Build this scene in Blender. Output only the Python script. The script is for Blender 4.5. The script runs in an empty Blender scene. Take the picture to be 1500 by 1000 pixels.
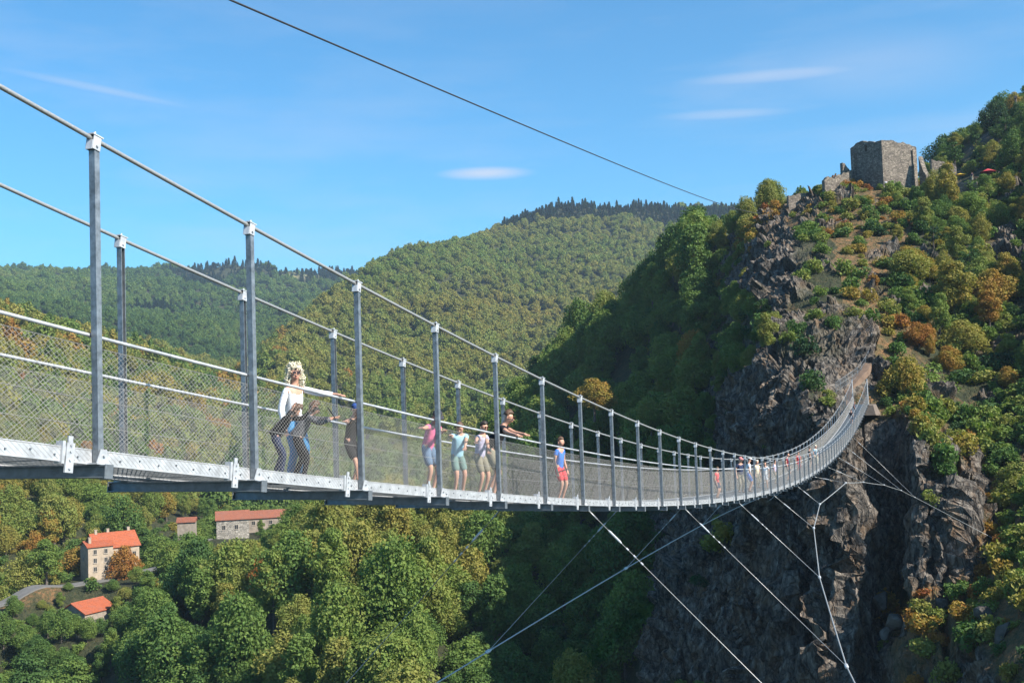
import bpy, bmesh, math, random
import numpy as np
from mathutils import Vector, Matrix
random.seed(7)
RS = np.random.RandomState(11)
SC = bpy.context.scene
COL = SC.collection

# ------------------------------------------------------------------ camera
F = 1620.0685
CP = np.array([-7.5606168, -6.59635, 4.784185])
YAW, PITCH, ROLL = 0.35759916, 0.05468653, -0.03369303
cy, sy, cp, sp = math.cos(YAW), math.sin(YAW), math.cos(PITCH), math.sin(PITCH)
FWD = np.array([cy*cp, sy*cp, sp])
R0 = np.array([sy, -cy, 0.0])
U0 = np.cross(R0, FWD)
RGT = math.cos(ROLL)*R0 + math.sin(ROLL)*U0
UPV = -math.sin(ROLL)*R0 + math.cos(ROLL)*U0
cam_d = bpy.data.cameras.new('camera')
cam = bpy.data.objects.new('camera', cam_d)
COL.objects.link(cam)
M = Matrix.Identity(4)
for i in range(3):
    M[i][0], M[i][1], M[i][2], M[i][3] = RGT[i], UPV[i], -FWD[i], CP[i]
cam.matrix_world = M
cam_d.sensor_width = 36.0
cam_d.lens = F/1500*36.0
cam_d.clip_start = 0.1
cam_d.clip_end = 20000
SC.camera = cam

# ------------------------------------------------------------------ sky, sun, exposure
SUN_EL = math.radians(40)
SUN_AZ = YAW - math.radians(122)            # direction towards the sun, counter-clockwise from +X
SUN_V = np.array([math.cos(SUN_AZ)*math.cos(SUN_EL), math.sin(SUN_AZ)*math.cos(SUN_EL), math.sin(SUN_EL)])
W = bpy.data.worlds.new("World")
SC.world = W
W.use_nodes = True
nt = W.node_tree
nt.nodes.clear()
def N(t, ty, **kw):
    n = t.nodes.new(ty)
    for k, v in kw.items():
        setattr(n, k, v)
    return n
def math_(t, op, a, b=None, c=None, clamp=False):
    n = N(t, 'ShaderNodeMath', operation=op, use_clamp=clamp)
    for i, x in enumerate((a, b, c)):
        if x is None: continue
        if isinstance(x, (int, float)): n.inputs[i].default_value = x
        else: t.links.new(x, n.inputs[i])
    return n.outputs[0]
def mixc(t, f, a, b, mode='MIX'):
    n = N(t, 'ShaderNodeMix', data_type='RGBA', blend_type=mode)
    for s, x in ((n.inputs[0], f), (n.inputs[6], a), (n.inputs[7], b)):
        if isinstance(x, (int, float)): s.default_value = x
        elif isinstance(x, (tuple, list)): s.default_value = (*x[:3], 1)
        else: t.links.new(x, s)
    return n.outputs[2]
def ramp(t, f, stops):
    n = N(t, 'ShaderNodeValToRGB')
    e = n.color_ramp.elements
    while len(e) < len(stops): e.new(0.5)
    for q, (p, c) in zip(e, stops):
        q.position = p; q.color = (*c, 1) if len(c) == 3 else c
    t.links.new(f, n.inputs[0])
    return n.outputs[0]
sky = N(nt, 'ShaderNodeTexSky', sky_type='NISHITA', sun_disc=False, sun_elevation=SUN_EL,
        sun_rotation=math.pi/2 - SUN_AZ, altitude=600, air_density=1.0, dust_density=1.1, ozone_density=2.2)
geo = N(nt, 'ShaderNodeTexCoord')
def pixdir(u, v):
    d = FWD + RGT*(u-750)/F + UPV*(500-v)/F
    return d/np.linalg.norm(d)
# clouds: thin cirrus streaks, one lens-shaped cloud and an old contrail, placed by direction in the sky
def dotv(vec):
    n = N(nt, 'ShaderNodeVectorMath', operation='DOT_PRODUCT')
    nt.links.new(geo.outputs['Generated'], n.inputs[0]); n.inputs[1].default_value = tuple(vec)
    return n.outputs['Value']
def lens_cloud(u0, v0, u1, v1, wid, soft=1.0):
    """soft elliptical patch from direction (u0,v0) to (u1,v1)"""
    a, b = pixdir(u0, v0), pixdir(u1, v1)
    c = (a+b)/2; c /= np.linalg.norm(c)
    ax = (b-a); L = np.linalg.norm(ax)/2; ax /= np.linalg.norm(ax)
    up = np.cross(c, ax); up /= np.linalg.norm(up)
    x = math_(nt, 'DIVIDE', dotv(ax), L)
    y = math_(nt, 'DIVIDE', dotv(up), wid/F)
    r2 = math_(nt, 'ADD', math_(nt, 'MULTIPLY', x, x), math_(nt, 'MULTIPLY', y, y))
    m = math_(nt, 'SUBTRACT', 1.0, r2, clamp=True)
    fr = math_(nt, 'GREATER_THAN', dotv(c), 0.2)
    return math_(nt, 'MULTIPLY', math_(nt, 'POWER', m, soft), fr)
mp = N(nt, 'ShaderNodeMapping')
mp.inputs['Rotation'].default_value = (0, 0, -YAW)
mp.inputs['Scale'].default_value = (3.0, 1.6, 11.0)
nt.links.new(geo.outputs['Generated'], mp.inputs[0])
nz = N(nt, 'ShaderNodeTexNoise'); nz.inputs['Scale'].default_value = 2.2; nz.inputs['Detail'].default_value = 7; nz.inputs['Roughness'].default_value = .6
nt.links.new(mp.outputs[0], nz.inputs[0])
nb = N(nt, 'ShaderNodeTexNoise'); nb.inputs['Scale'].default_value = 1.3; nb.inputs['Detail'].default_value = 2
nt.links.new(geo.outputs['Generated'], nb.inputs[0])
cir = math_(nt, 'MULTIPLY', ramp(nt, nz.outputs[0], [(0.45, (0,0,0)), (0.8, (1,1,1))]), ramp(nt, nb.outputs[0], [(0.4, (0.15,)*3), (0.62, (1,1,1))]))
cloud = math_(nt, 'MULTIPLY', cir, 0.26)
fine = ramp(nt, nz.outputs[0], [(0.3, (0.4,)*3), (0.65, (1,1,1))])
for (a, amp) in (((630,256,792,252,12,1.7), .95), ((-60,88,330,168,8,1.6), .34), ((960,125,1330,94,13,1.5), .46), ((940,174,1190,160,10,1.5), .40), ((1080,110,1500,80,60,1.2), .22)):
    cloud = math_(nt, 'MAXIMUM', cloud, math_(nt, 'MULTIPLY', math_(nt, 'MULTIPLY', lens_cloud(*a), amp), fine if amp < .9 else ramp(nt, nz.outputs[0], [(0.3, (0.55,)*3), (0.6, (1,1,1))])))
skyc = mixc(nt, 1.0, sky.outputs[0], (.37,.88,1.08), 'MULTIPLY')
final = mixc(nt, cloud, skyc, (4.1, 4.2, 4.8))
bg = N(nt, 'ShaderNodeBackground'); bg.inputs[1].default_value = 0.09
nt.links.new(final, bg.inputs[0])
wo = N(nt, 'ShaderNodeOutputWorld'); nt.links.new(bg.outputs[0], wo.inputs[0])

sun_d = bpy.data.lights.new('sun', 'SUN'); sun_d.energy = 5.0; sun_d.angle = math.radians(0.5); sun_d.color = (1, 0.93, 0.82)
sun = bpy.data.objects.new('sun', sun_d); COL.objects.link(sun)
sun.rotation_euler = Vector(SUN_V).to_track_quat('Z', 'Y').to_euler()
sun.location = (0, 0, 300)
SC.view_settings.view_transform = 'Standard'
SC.view_settings.look = 'None'
SC.view_settings.gamma = 1
SC.view_settings.use_curve_mapping = False
SC.view_settings.exposure = 1.1
SC.render.engine = 'CYCLES'
SC.cycles.max_bounces = 6
SC.cycles.diffuse_bounces = 1
SC.cycles.glossy_bounces = 2
SC.cycles.transmission_bounces = 4
SC.cycles.transparent_max_bounces = 8
SC.cycles.volume_bounces = 0

# ------------------------------------------------------------------ helpers
def link_mesh(name, verts, faces, mat, parent=None, smooth=False, mats=None, fmat=None):
    me = bpy.data.meshes.new(name)
    if isinstance(verts, np.ndarray): verts = verts.tolist()
    if isinstance(faces, np.ndarray): faces = faces.tolist()
    me.from_pydata(verts, [], faces)
    for m in (mats or [mat]): me.materials.append(m)
    if fmat is not None: me.polygons.foreach_set('material_index', np.asarray(fmat, dtype=np.int32))
    if smooth: me.polygons.foreach_set('use_smooth', np.ones(len(me.polygons), dtype=bool))
    me.update()
    o = bpy.data.objects.new(name, me)
    COL.objects.link(o)
    if parent: o.parent = parent
    return o
def tag(o, label=None, cat=None, group=None, kind=None):
    if label: o['label'] = label
    if cat: o['category'] = cat
    if group: o['group'] = group
    if kind: o['kind'] = kind
    return o
def empty(name, loc=(0,0,0), rz=0.0, label=None, cat=None, group=None):
    o = bpy.data.objects.new(name, None); COL.objects.link(o)
    o.location = loc; o.rotation_euler = (0, 0, rz)
    return tag(o, label, cat, group)
class MB:
    """collects simple solids, builds ONE mesh object"""
    def __init__(s): s.v = []; s.f = []; s.m = []
    def add(s, vs, fs, mi=0):
        b = len(s.v); s.v += [tuple(map(float, p)) for p in vs]; s.f += [tuple(b+i for i in f) for f in fs]; s.m += [mi]*len(fs)
        return s
    def box(s, a, b, mi=0):
        (x0,y0,z0),(x1,y1,z1) = a, b
        vs = [(x0,y0,z0),(x1,y0,z0),(x1,y1,z0),(x0,y1,z0),(x0,y0,z1),(x1,y0,z1),(x1,y1,z1),(x0,y1,z1)]
        return s.add(vs, [(0,3,2,1),(4,5,6,7),(0,1,5,4),(1,2,6,5),(2,3,7,6),(3,0,4,7)], mi)
    def hexa(s, vs, mi=0):     # 8 free corners in box() order
        return s.add(vs, [(0,3,2,1),(4,5,6,7),(0,1,5,4),(1,2,6,5),(2,3,7,6),(3,0,4,7)], mi)
    def tube(s, pts, r, n=6, mi=0, cap=True):
        pts = [np.array(p, float) for p in pts]
        rs = r if isinstance(r, (list, tuple)) else [r]*len(pts)
        vs = []; fs = []
        for i, p in enumerate(pts):
            t = (pts[min(i+1, len(pts)-1)] - pts[max(i-1, 0)]); t /= (np.linalg.norm(t)+1e-12)
            ref = np.array([0,0,1.]) if abs(t[2]) < .9 else np.array([1.,0,0])
            a = np.cross(t, ref); a /= np.linalg.norm(a); b = np.cross(a, t)
            for k in range(n):
                q = 2*math.pi*k/n
                vs.append(p + rs[i]*(math.cos(q)*a + math.sin(q)*b))
        for i in range(len(pts)-1):
            for k in range(n):
                k2 = (k+1) % n
                fs.append((i*n+k, i*n+k2, (i+1)*n+k2, (i+1)*n+k))
        if cap:
            fs.append(tuple(range(n))); fs.append(tuple((len(pts)-1)*n+k for k in reversed(range(n))))
        return s.add(vs, fs, mi)
    def build(s, name, mat, parent=None, smooth=False, mats=None):
        return link_mesh(name, s.v, s.f, mat, parent, smooth, mats, s.m if mats else None)

# ------------------------------------------------------------------ numpy noise
def _h(ix, iy, iz, seed):
    n = (ix*374761393 + iy*668265263 + iz*2147483647 + seed*1274126177) & 0xffffffff
    n = ((n ^ (n >> 13))*1274126177) & 0xffffffff
    n = ((n ^ (n >> 16))*2246822519) & 0xffffffff
    return ((n ^ (n >> 15)) & 0xffffff)/float(0xffffff)
def vnoise(x, y, z, seed=0):
    x, y, z = np.broadcast_arrays(np.asarray(x, float), y, z)
    ix, iy, iz = (np.floor(a).astype(np.int64) for a in (x, y, z))
    fx, fy, fz = x-ix, y-iy, z-iz
    fx, fy, fz = (a*a*(3-2*a) for a in (fx, fy, fz))
    r = 0
    for dx in (0, 1):
        for dy in (0, 1):
            for dz in (0, 1):
                w = (fx if dx else 1-fx)*(fy if dy else 1-fy)*(fz if dz else 1-fz)
                r = r + w*_h(ix+dx, iy+dy, iz+dz, seed)
    return r*2-1
def fbm(x, y, z, o=4, seed=0):
    a, r, t = 1.0, 0, 0
    for i in range(o):
        r = r + a*vnoise(x*2**i, y*2**i, z*2**i, seed+i*17); t += a; a *= .5
    return r/t
def blocks(x, y, z, seed=0):
    """angular blocks: each cell of a jittered lattice is a tilted facet"""
    ix, iy, iz = (np.floor(a).astype(np.int64) for a in (x, y, z))
    best = np.full(x.shape, 1e9); val = np.zeros(x.shape)
    for dx in (-1,0,1):
        for dy in (-1,0,1):
            for dz in (-1,0,1):
                jx, jy, jz = ix+dx, iy+dy, iz+dz
                px = jx+_h(jx,jy,jz,seed)-x; py = jy+_h(jx,jy,jz,seed+1)-y; pz = jz+_h(jx,jy,jz,seed+2)-z
                d = px*px+py*py+pz*pz
                v = (_h(jx,jy,jz,seed+3)-.5)*1.4 + px*(_h(jx,jy,jz,seed+4)-.5)*2 + py*(_h(jx,jy,jz,seed+5)-.5)*2 + pz*(_h(jx,jy,jz,seed+6)-.5)*1.2
                m = d < best
                best = np.where(m, d, best); val = np.where(m, v, val)
    return val

# ------------------------------------------------------------------ materials
def new_mat(name):
    m = bpy.data.materials.new(name); m.use_nodes = True
    t = m.node_tree; b = t.nodes['Principled BSDF']
    return m, t, b
def noise_(t, scale, detail=4, rough=.55, vec=None, mapscale=None):
    n = N(t, 'ShaderNodeTexNoise'); n.inputs['Scale'].default_value = scale; n.inputs['Detail'].default_value = detail; n.inputs['Roughness'].default_value = rough
    if vec is None:
        vec = N(t, 'ShaderNodeNewGeometry').outputs['Position']
    if mapscale:
        mp = N(t, 'ShaderNodeMapping'); mp.inputs['Scale'].default_value = mapscale; t.links.new(vec, mp.inputs[0]); vec = mp.outputs[0]
    t.links.new(vec, n.inputs[0])
    return n.outputs[0]
def bump(t, b, h, strength=.5, dist=.1):
    n = N(t, 'ShaderNodeBump'); n.inputs['Strength'].default_value = strength; n.inputs['Distance'].default_value = dist
    t.links.new(h, n.inputs['Height']); t.links.new(n.outputs[0], b.inputs['Normal'])
def simple(name, col, rough=.6, metal=0.0, var=.15, scale=8.0, spec=.4, bmp=0):
    m, t, b = new_mat(name)
    oc = N(t, 'ShaderNodeTexCoord').outputs['Object']
    nz = noise_(t, scale, 4, .6, oc)
    c0 = tuple(c*(1-var) for c in col); c1 = tuple(min(1, c*(1+var)) for c in col)
    t.links.new(ramp(t, nz, [(.3, c0), (.7, c1)]), b.inputs['Base Color'])
    b.inputs['Roughness'].default_value = rough; b.inputs['Metallic'].default_value = metal
    b.inputs['Specular IOR Level'].default_value = spec
    if bmp: bump(t, b, nz, bmp, .02)
    return m
LEAF_STOPS = [(0.0, (.014,.034,.022)), (.15, (.026,.056,.020)), (.32, (.056,.104,.026)), (.48, (.112,.158,.034)), (.62, (.165,.168,.042)),
              (.75, (.20,.165,.035)), (.87, (.25,.125,.028)), (1.0, (.19,.062,.022))]
def leaf_material():
    m, t, b = new_mat('foliage')
    at = N(t, 'ShaderNodeAttribute', attribute_type='INSTANCER', attribute_name='tint')
    gn = noise_(t, .55, 3, .6)
    g2 = noise_(t, 2.5, 2, .6)
    f = math_(t, 'ADD', at.outputs['Fac'], math_(t, 'MULTIPLY', math_(t, 'SUBTRACT', gn, .5), .38), clamp=True)
    c = ramp(t, f, LEAF_STOPS)
    k = math_(t, 'ADD', math_(t, 'MULTIPLY', g2, 1.25), .66)
    c = mixc(t, 1.0, c, k, 'MULTIPLY')
    t.links.new(c, b.inputs['Base Color'])
    b.inputs['Roughness'].default_value = .7; b.inputs['Specular IOR Level'].default_value = .2
    tr = N(t, 'ShaderNodeBsdfTranslucent'); t.links.new(mixc(t, 1.0, c, (1.2, 1.35, .6), 'MULTIPLY'), tr.inputs[0])
    mx = N(t, 'ShaderNodeMixShader'); mx.inputs[0].default_value = .28
    t.links.new(b.outputs[0], mx.inputs[1]); t.links.new(tr.outputs[0], mx.inputs[2])
    t.links.new(mx.outputs[0], t.nodes['Material Output'].inputs[0])
    return m
LEAF = leaf_material()
BARK = simple('bark', (.11,.09,.075), .9, var=.4, scale=6)
GALV = simple('galvanised_steel', (.24,.26,.28), .45, .6, .35, 14)
GALV2 = simple('bright_galvanised_steel', (.46,.47,.49), .5, .3, .25, 9)
DARKSTEEL = simple('beam_steel', (.20,.22,.24), .55, .6, .2, 12)
WIRE = simple('net_wire', (.29,.28,.265), .55, .3, .05, 4)
ROPE = simple('steel_rope', (.36,.36,.355), .5, .5, .2, 60)
BLACKROPE = simple('dark_steel_rope', (.05,.05,.055), .6, .3, .2, 30)

def ground_material():
    m, t, b = new_mat('hillside_ground')
    z = N(t, 'ShaderNodeAttribute', attribute_name='zone')
    sep = N(t, 'ShaderNodeSeparateColor'); t.links.new(z.outputs['Color'], sep.inputs[0])
    big = noise_(t, .12, 5, .65); mid = noise_(t, .9, 5, .7); fin = noise_(t, 5.0, 5, .7)
    soil = ramp(t, mid, [(.3, (.018,.022,.012)), (.5, (.035,.042,.018)), (.68, (.075,.062,.03))])
    brk = ramp(t, math_(t, 'ADD', math_(t, 'MULTIPLY', mid, .6), math_(t, 'MULTIPLY', fin, .4)),
               [(.36, (.04,.045,.02)), (.46, (.085,.075,.032)), (.53, (.17,.10,.045)), (.60, (.25,.125,.05)), (.70, (.30,.21,.12))])
    # rock: grey schist, streaked down the face, ochre stains and pale lichen
    st = noise_(t, 1.4, 6, .7, None, (1.0, 1.0, .35))
    st2 = noise_(t, .5, 4, .6, None, (1.0, 1.0, .6))
    rock = ramp(t, st, [(.30, (.015,.013,.012)), (.43, (.052,.045,.040)), (.56, (.16,.137,.115)), (.70, (.36,.31,.265))])
    rock = mixc(t, ramp(t, st2, [(.5, (0,0,0)), (.66, (.6,)*3)]), rock, (.20,.125,.07))
    rock = mixc(t, ramp(t, fin, [(.58, (0,0,0)), (.72, (.55,)*3)]), rock, (.28,.27,.24))
    vo = N(t, 'ShaderNodeTexVoronoi', feature='DISTANCE_TO_EDGE'); vo.inputs['Scale'].default_value = .75
    mp = N(t, 'ShaderNodeMapping'); mp.inputs['Scale'].default_value = (1.3,1.3,.5); mp.inputs['Rotation'].default_value = (.25,.3,0)
    wp = N(t, 'ShaderNodeVectorMath', operation='MULTIPLY_ADD')
    nv = N(t, 'ShaderNodeTexNoise'); nv.inputs['Scale'].default_value = .8; gp = N(t, 'ShaderNodeNewGeometry'); t.links.new(gp.outputs['Position'], nv.inputs[0])
    t.links.new(nv.outputs['Color'], wp.inputs[0]); wp.inputs[1].default_value = (1.6,)*3; t.links.new(gp.outputs['Position'], wp.inputs[2])
    t.links.new(wp.outputs[0], mp.inputs[0]); t.links.new(mp.outputs[0], vo.inputs['Vector'])
    crack = ramp(t, vo.outputs['Distance'], [(0.0, (0,0,0)), (.09, (1,1,1))])
    rock = mixc(t, 1.0, rock, mixc(t, crack, (.45,.43,.42), (1,1,1)), 'MULTIPLY')
    field = ramp(t, big, [(.4, (.24,.19,.10)), (.6, (.14,.16,.06))])
    c = mixc(t, sep.outputs[0], soil, brk)
    c = mixc(t, sep.outputs[2], c, field)
    c = mixc(t, sep.outputs[1], c, rock)
    t.links.new(c, b.inputs['Base Color'])
    b.inputs['Roughness'].default_value = .85; b.inputs['Specular IOR Level'].default_value = .25
    hh = math_(t, 'ADD', math_(t, 'MULTIPLY', st, .8), math_(t, 'ADD', math_(t, 'MULTIPLY', fin, .35), math_(t, 'MULTIPLY', crack, .25)))
    bump(t, b, hh, .9, .7)
    return m
GROUND = ground_material()

# ------------------------------------------------------------------ terrain: heights as profiles along bearings seen from the viewpoint
def hor(u): return 589 - 0.0337*(u-750)
def el_of(u, v):
    d = pixdir(u, v); return d[2]/math.hypot(d[0], d[1])
def az_of(u, v=650):
    d = pixdir(u, v); return YAW - math.atan2(d[1], d[0])      # to the right of the view axis
Z = 'z'
# (range m, image row of the tree tops or the bare ground there) or (range, 'z', height)
PROF = {
 -300: [(60,Z,-60),(180,Z,-62),(240,Z,-52),(285,Z,-40),(340,Z,-10),(450,Z,30),(620,Z,85),(750,Z,90),(900,Z,80),(1300,Z,140),(1800,Z,240),(2400,Z,350),(3500,Z,330)],
 0:    [(60,Z,-60),(180,Z,-60),(225,Z,-52),(250,Z,-47),(268,Z,-43.6),(284,Z,-43),(300,Z,-38),(340,730),(450,570),(620,447),(750,Z,50),(900,Z,40),(1300,452),(1800,418),(2350,391),(3500,Z,300)],
 100:  [(60,Z,-60),(170,Z,-57),(215,Z,-52),(255,Z,-46),(290,Z,-42.5),(310,Z,-40),(350,735),(450,600),(620,482),(740,Z,46),(900,Z,40),(1300,470),(1800,425),(2350,388),(3500,Z,300)],
 200:  [(60,Z,-60),(160,Z,-58),(185,1010),(215,900),(250,Z,-46),(290,Z,-43.5),(330,Z,-42),(380,755),(480,650),(600,562),(670,515),(800,Z,36),(1100,510),(1700,442),(2300,392),(3500,Z,300)],
 280:  [(60,Z,-60),(150,Z,-58),(178,1040),(205,905),(240,830),(280,Z,-43),(330,Z,-42),(390,755),(480,680),(620,575),(700,542),(800,Z,20),(1150,530),(1700,445),(2300,388),(3500,Z,300)],
 350:  [(60,Z,-60),(140,Z,-56),(165,1030),(190,915),(232,802),(270,Z,-40),(330,Z,-41),(400,755),(480,700),(650,605),(770,575),(900,Z,15),(1200,545),(1700,452),(2250,386),(3500,Z,300)],
 420:  [(60,Z,-58),(135,Z,-52),(158,1020),(180,905),(225,770),(255,757),(300,Z,-34),(420,740),(520,680),(700,575),(800,520),(880,482),(1000,Z,60),(1300,500),(1750,440),(2250,392),(3500,Z,300)],
 480:  [(60,Z,-58),(130,Z,-50),(150,1010),(170,905),(210,800),(250,745),(300,Z,-40),(420,Z,-40),(600,690),(750,600),(900,500),(1000,441),(1060,417),(1150,Z,105),(1400,Z,95),(1900,430),(2300,396),(3500,Z,300)],
 540:  [(60,Z,-58),(125,Z,-48),(145,1010),(168,900),(212,800),(250,742),(300,Z,-40),(420,Z,-40),(570,690),(720,600),(900,500),(1040,420),(1110,388),(1220,Z,140),(1500,Z,120),(2300,Z,280),(3500,Z,300)],
 600:  [(60,Z,-58),(120,Z,-46),(140,1010),(165,900),(215,800),(250,750),(280,735),(330,Z,-40),(430,Z,-38),(550,700),(700,600),(900,500),(1120,402),(1230,364),(1400,Z,175),(1800,Z,150),(2300,Z,250),(3500,Z,300)],
 680:  [(60,Z,-58),(120,Z,-48),(150,1010),(180,900),(215,790),(240,745),(290,Z,-18),(340,Z,-40),(430,Z,-38),(560,690),(700,600),(900,500),(1150,400),(1340,333),(1480,Z,205),(1800,Z,180),(2300,Z,250),(3500,Z,300)],
 750:  [(60,Z,-60),(120,Z,-56),(168,1010),(190,900),(215,800),(240,740),(280,650),(315,595),(360,Z,-14),(450,Z,-30),(600,Z,-15),(800,555),(950,500),(1200,400),(1400,330),(1440,308),(1600,Z,235),(2300,Z,250),(3500,Z,300)],
 800:  [(60,Z,-62),(120,Z,-58),(166,1010),(188,900),(215,800),(238,740),(275,640),(318,522),(360,Z,10),(450,Z,-30),(600,Z,-15),(800,555),(950,500),(1200,400),(1440,316),(1480,302),(1600,Z,255),(2300,Z,260),(3500,Z,300)],
 850:  [(60,Z,-64),(120,Z,-58),(162,1010),(186,900),(212,800),(235,735),(275,600),(325,478),(370,Z,10),(450,Z,-30),(600,Z,-15),(950,490),(1200,400),(1440,318),(1490,300),(1650,Z,260),(2300,Z,260),(3500,Z,300)],
 900:  [(60,Z,-66),(120,Z,-60),(152,1010),(172,900),(198,800),(216,740),(255,600),(312,447),(360,Z,20),(450,Z,-20),(600,Z,-15),(950,490),(1200,400),(1440,318),(1490,297),(1650,Z,260),(2300,Z,260),(3500,Z,300)],
 950:  [(60,Z,-66),(118,Z,-60),(140,1010),(152,900),(176,800),(196,740),(238,600),(300,428),(350,Z,25),(450,Z,-10),(600,Z,-10),(950,490),(1200,400),(1440,318),(1490,296),(1650,Z,260),(2300,Z,260),(3500,Z,300)],
 1000: [(60,Z,-66),(115,Z,-60),(134,1010),(139,900),(150,800),(168,740),(210,600),(240,480),(278,378),(310,Z,40),(450,Z,0),(600,Z,-10),(950,490),(1200,400),(1440,318),(1500,294),(1650,Z,265),(2300,Z,260),(3500,Z,300)],
 1050: [(60,Z,-66),(112,Z,-60),(129,1010),(133,900),(139,800),(146,752),(164,700),(190,600),(215,500),(245,400),(262,338),(290,Z,42),(450,Z,0),(600,Z,-10),(950,490),(1200,400),(1440,318),(1500,294),(1650,Z,265),(2300,Z,260),(3500,Z,300)],
 1120: [(60,Z,-64),(108,Z,-58),(122,1010),(125.5,900),(129,800),(133,740),(138,690),(141,640),(146,560),(152,505),(166,478),(185,440),(205,365),(230,325),(252,290),(275,Z,47),(450,Z,0),(600,Z,-10),(950,490),(1200,400),(1500,292),(1650,Z,265),(2300,Z,260),(3500,Z,300)],
 1180: [(60,Z,-62),(106,Z,-55),(119,1010),(122,900),(125,800),(128.5,735),(132,690),(135.5,640),(138,580),(141,545),(148,505),(163,450),(190,362),(196,340),(212,318),(238,272),(265,Z,48),(450,Z,0),(600,Z,-10),(950,490),(1200,400),(1500,292),(1650,Z,265),(2300,Z,260),(3500,Z,300)],
 1240: [(60,Z,-58),(102,Z,-50),(114,1010),(117,940),(119,900),(122,800),(126,700),(129.5,645),(131.5,612),(137,602),(141,565),(147,505),(156,455),(176,400),(206,330),(226,266),(250,258),(280,Z,46),(450,Z,10),(600,Z,0),(950,490),(1200,400),(1500,292),(2300,Z,260),(3500,Z,300)],
 1300: [(60,Z,-56),(100,Z,-46),(109,1010),(112,950),(118,900),(122,800),(126,700),(130,640),(132.5,606),(140,590),(144,560),(152,510),(180,400),(205,330),(224,272),(230,262),(250,261),(280,Z,49),(450,Z,50),(3500,Z,250)],
 1350: [(60,Z,-52),(95,Z,-42),(103,1010),(108,920),(116,850),(119,800),(123,700),(127,630),(131,606),(142,585),(155,505),(183,400),(214,302),(226,268),(250,263),(275,255),(310,Z,54),(450,Z,56),(3500,Z,250)],
 1420: [(60,Z,-46),(85,Z,-36),(93,1010),(104,900),(112,850),(121,780),(130,705),(147,600),(165,500),(190,400),(222,300),(240,270),(262,262),(285,226),(310,212),(340,Z,68),(450,Z,78),(3500,Z,250)],
 1500: [(60,Z,-42),(80,Z,-34),(88,1010),(97,900),(111,800),(127,700),(145,600),(165,500),(190,400),(220,300),(245,245),(272,208),(300,166),(340,Z,76),(450,Z,84),(3500,Z,250)],
 1800: [(60,Z,-34),(80,Z,-24),(97,Z,-10),(127,Z,0),(165,Z,20),(220,Z,50),(272,Z,76),(300,Z,84),(450,Z,110),(3500,Z,250)],
}
NAZ, NLR = 260, 700
us = sorted(PROF)
AZC = np.array([az_of(u) for u in us])
LR = np.linspace(math.log(60), math.log(3500), NLR)
tab = np.zeros((len(us), NLR))
for j, u in enumerate(us):
    rr, zz = [], []
    for e in PROF[u]:
        r = e[0]
        if e[1] == Z: z = e[2]
        else:
            off = 6.0 if (u < 900 and r > 135) else (5.0 if (u < 1100 and r > 160) else (3.0 if (r > 200 and u < 1200) else 1.0))
            if r > 900: off = 9.0
            z = CP[2] + r*el_of(u, e[1]) - off
        rr.append(math.log(r)); zz.append(z)
    tab[j] = np.interp(LR, rr, zz)
AZG = np.linspace(AZC[0], AZC[-1], NAZ)
GRD = np.zeros((NAZ, NLR))
for k in range(NLR):
    GRD[:, k] = np.interp(AZG, AZC, tab[:, k])
def smooth(a, n, axis):
    ker = np.array([math.exp(-(i/n)**2*2) for i in range(-n, n+1)]); ker /= ker.sum()
    p = np.pad(a, [(n, n) if ax == axis else (0, 0) for ax in range(2)], mode='edge')
    return np.apply_along_axis(lambda v: np.convolve(v, ker, 'valid'), axis, p)
GRD = smooth(smooth(GRD, 4, 0), 3, 1)
def base_z(az, r):
    fa = np.clip((az-AZG[0])/(AZG[1]-AZG[0]), 0, NAZ-1.001); fr = np.clip((np.log(r)-LR[0])/(LR[1]-LR[0]), 0, NLR-1.001)
    ia, ir = fa.astype(int), fr.astype(int); ta, tr = fa-ia, fr-ir
    return (GRD[ia,ir]*(1-ta)*(1-tr)+GRD[ia+1,ir]*ta*(1-tr)+GRD[ia,ir+1]*(1-ta)*tr+GRD[ia+1,ir+1]*ta*tr)
# buttresses: the crag stands forward or back along its bearing
BUT = [(930,0),(1000,-3),(1060,1),(1100,-2),(1130,1),(1165,0),(1180,3.5),(1205,5),(1232,4.5),(1244,-2),(1262,-7),(1300,-8),(1322,-6),(1328,3),(1345,5),(1382,4.5),(1390,-4),(1398,-5),(1403,1),(1420,2),(1428,-3),(1460,-1),(1500,0)]
BAZ = np.array([az_of(u, 760) for u, _ in BUT]); BV = np.array([b for _, b in BUT])
def at_r_(u, v, r):
    d = pixdir(u, v); k = r/math.hypot(d[0], d[1]); return CP+d*k
def but(az, r):
    w = np.clip((r-100)/12, 0, 1)*np.clip((142-r)/10, 0, 1)
    x = az*600
    n = vnoise(x*.16, r*.03, 0*x, 5)*2.0 + np.abs(vnoise(x*.42, r*.05, 0*x, 9))*1.6
    wob = vnoise(r*.1, 0*az, 0*az, 3)*.012
    return w*(np.interp(az+wob, BAZ, BV) + n*np.clip((az-BAZ[0])*60, 0, 1))
ROAD_W = [at_r_(u, v, r) for (u, v, r) in ((-90,896,262),(-20,889,266),(60,873,272),(125,858,278),(190,846,285),(250,828,298),(300,805,325))]
PADS = [(ROAD_W[i]*(1-t)+ROAD_W[i+1]*t, 4.5, 7) for i in range(len(ROAD_W)-1) for t in (0, .33, .67)]+[(at_r_(145, 838, 286), 13, 9), (at_r_(172,836,294), 13, 9), (at_r_(128,912,262), 10, 9), (at_r_(341,782,332), 8, 8), (at_r_(386,776,345), 12, 9)]
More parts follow.
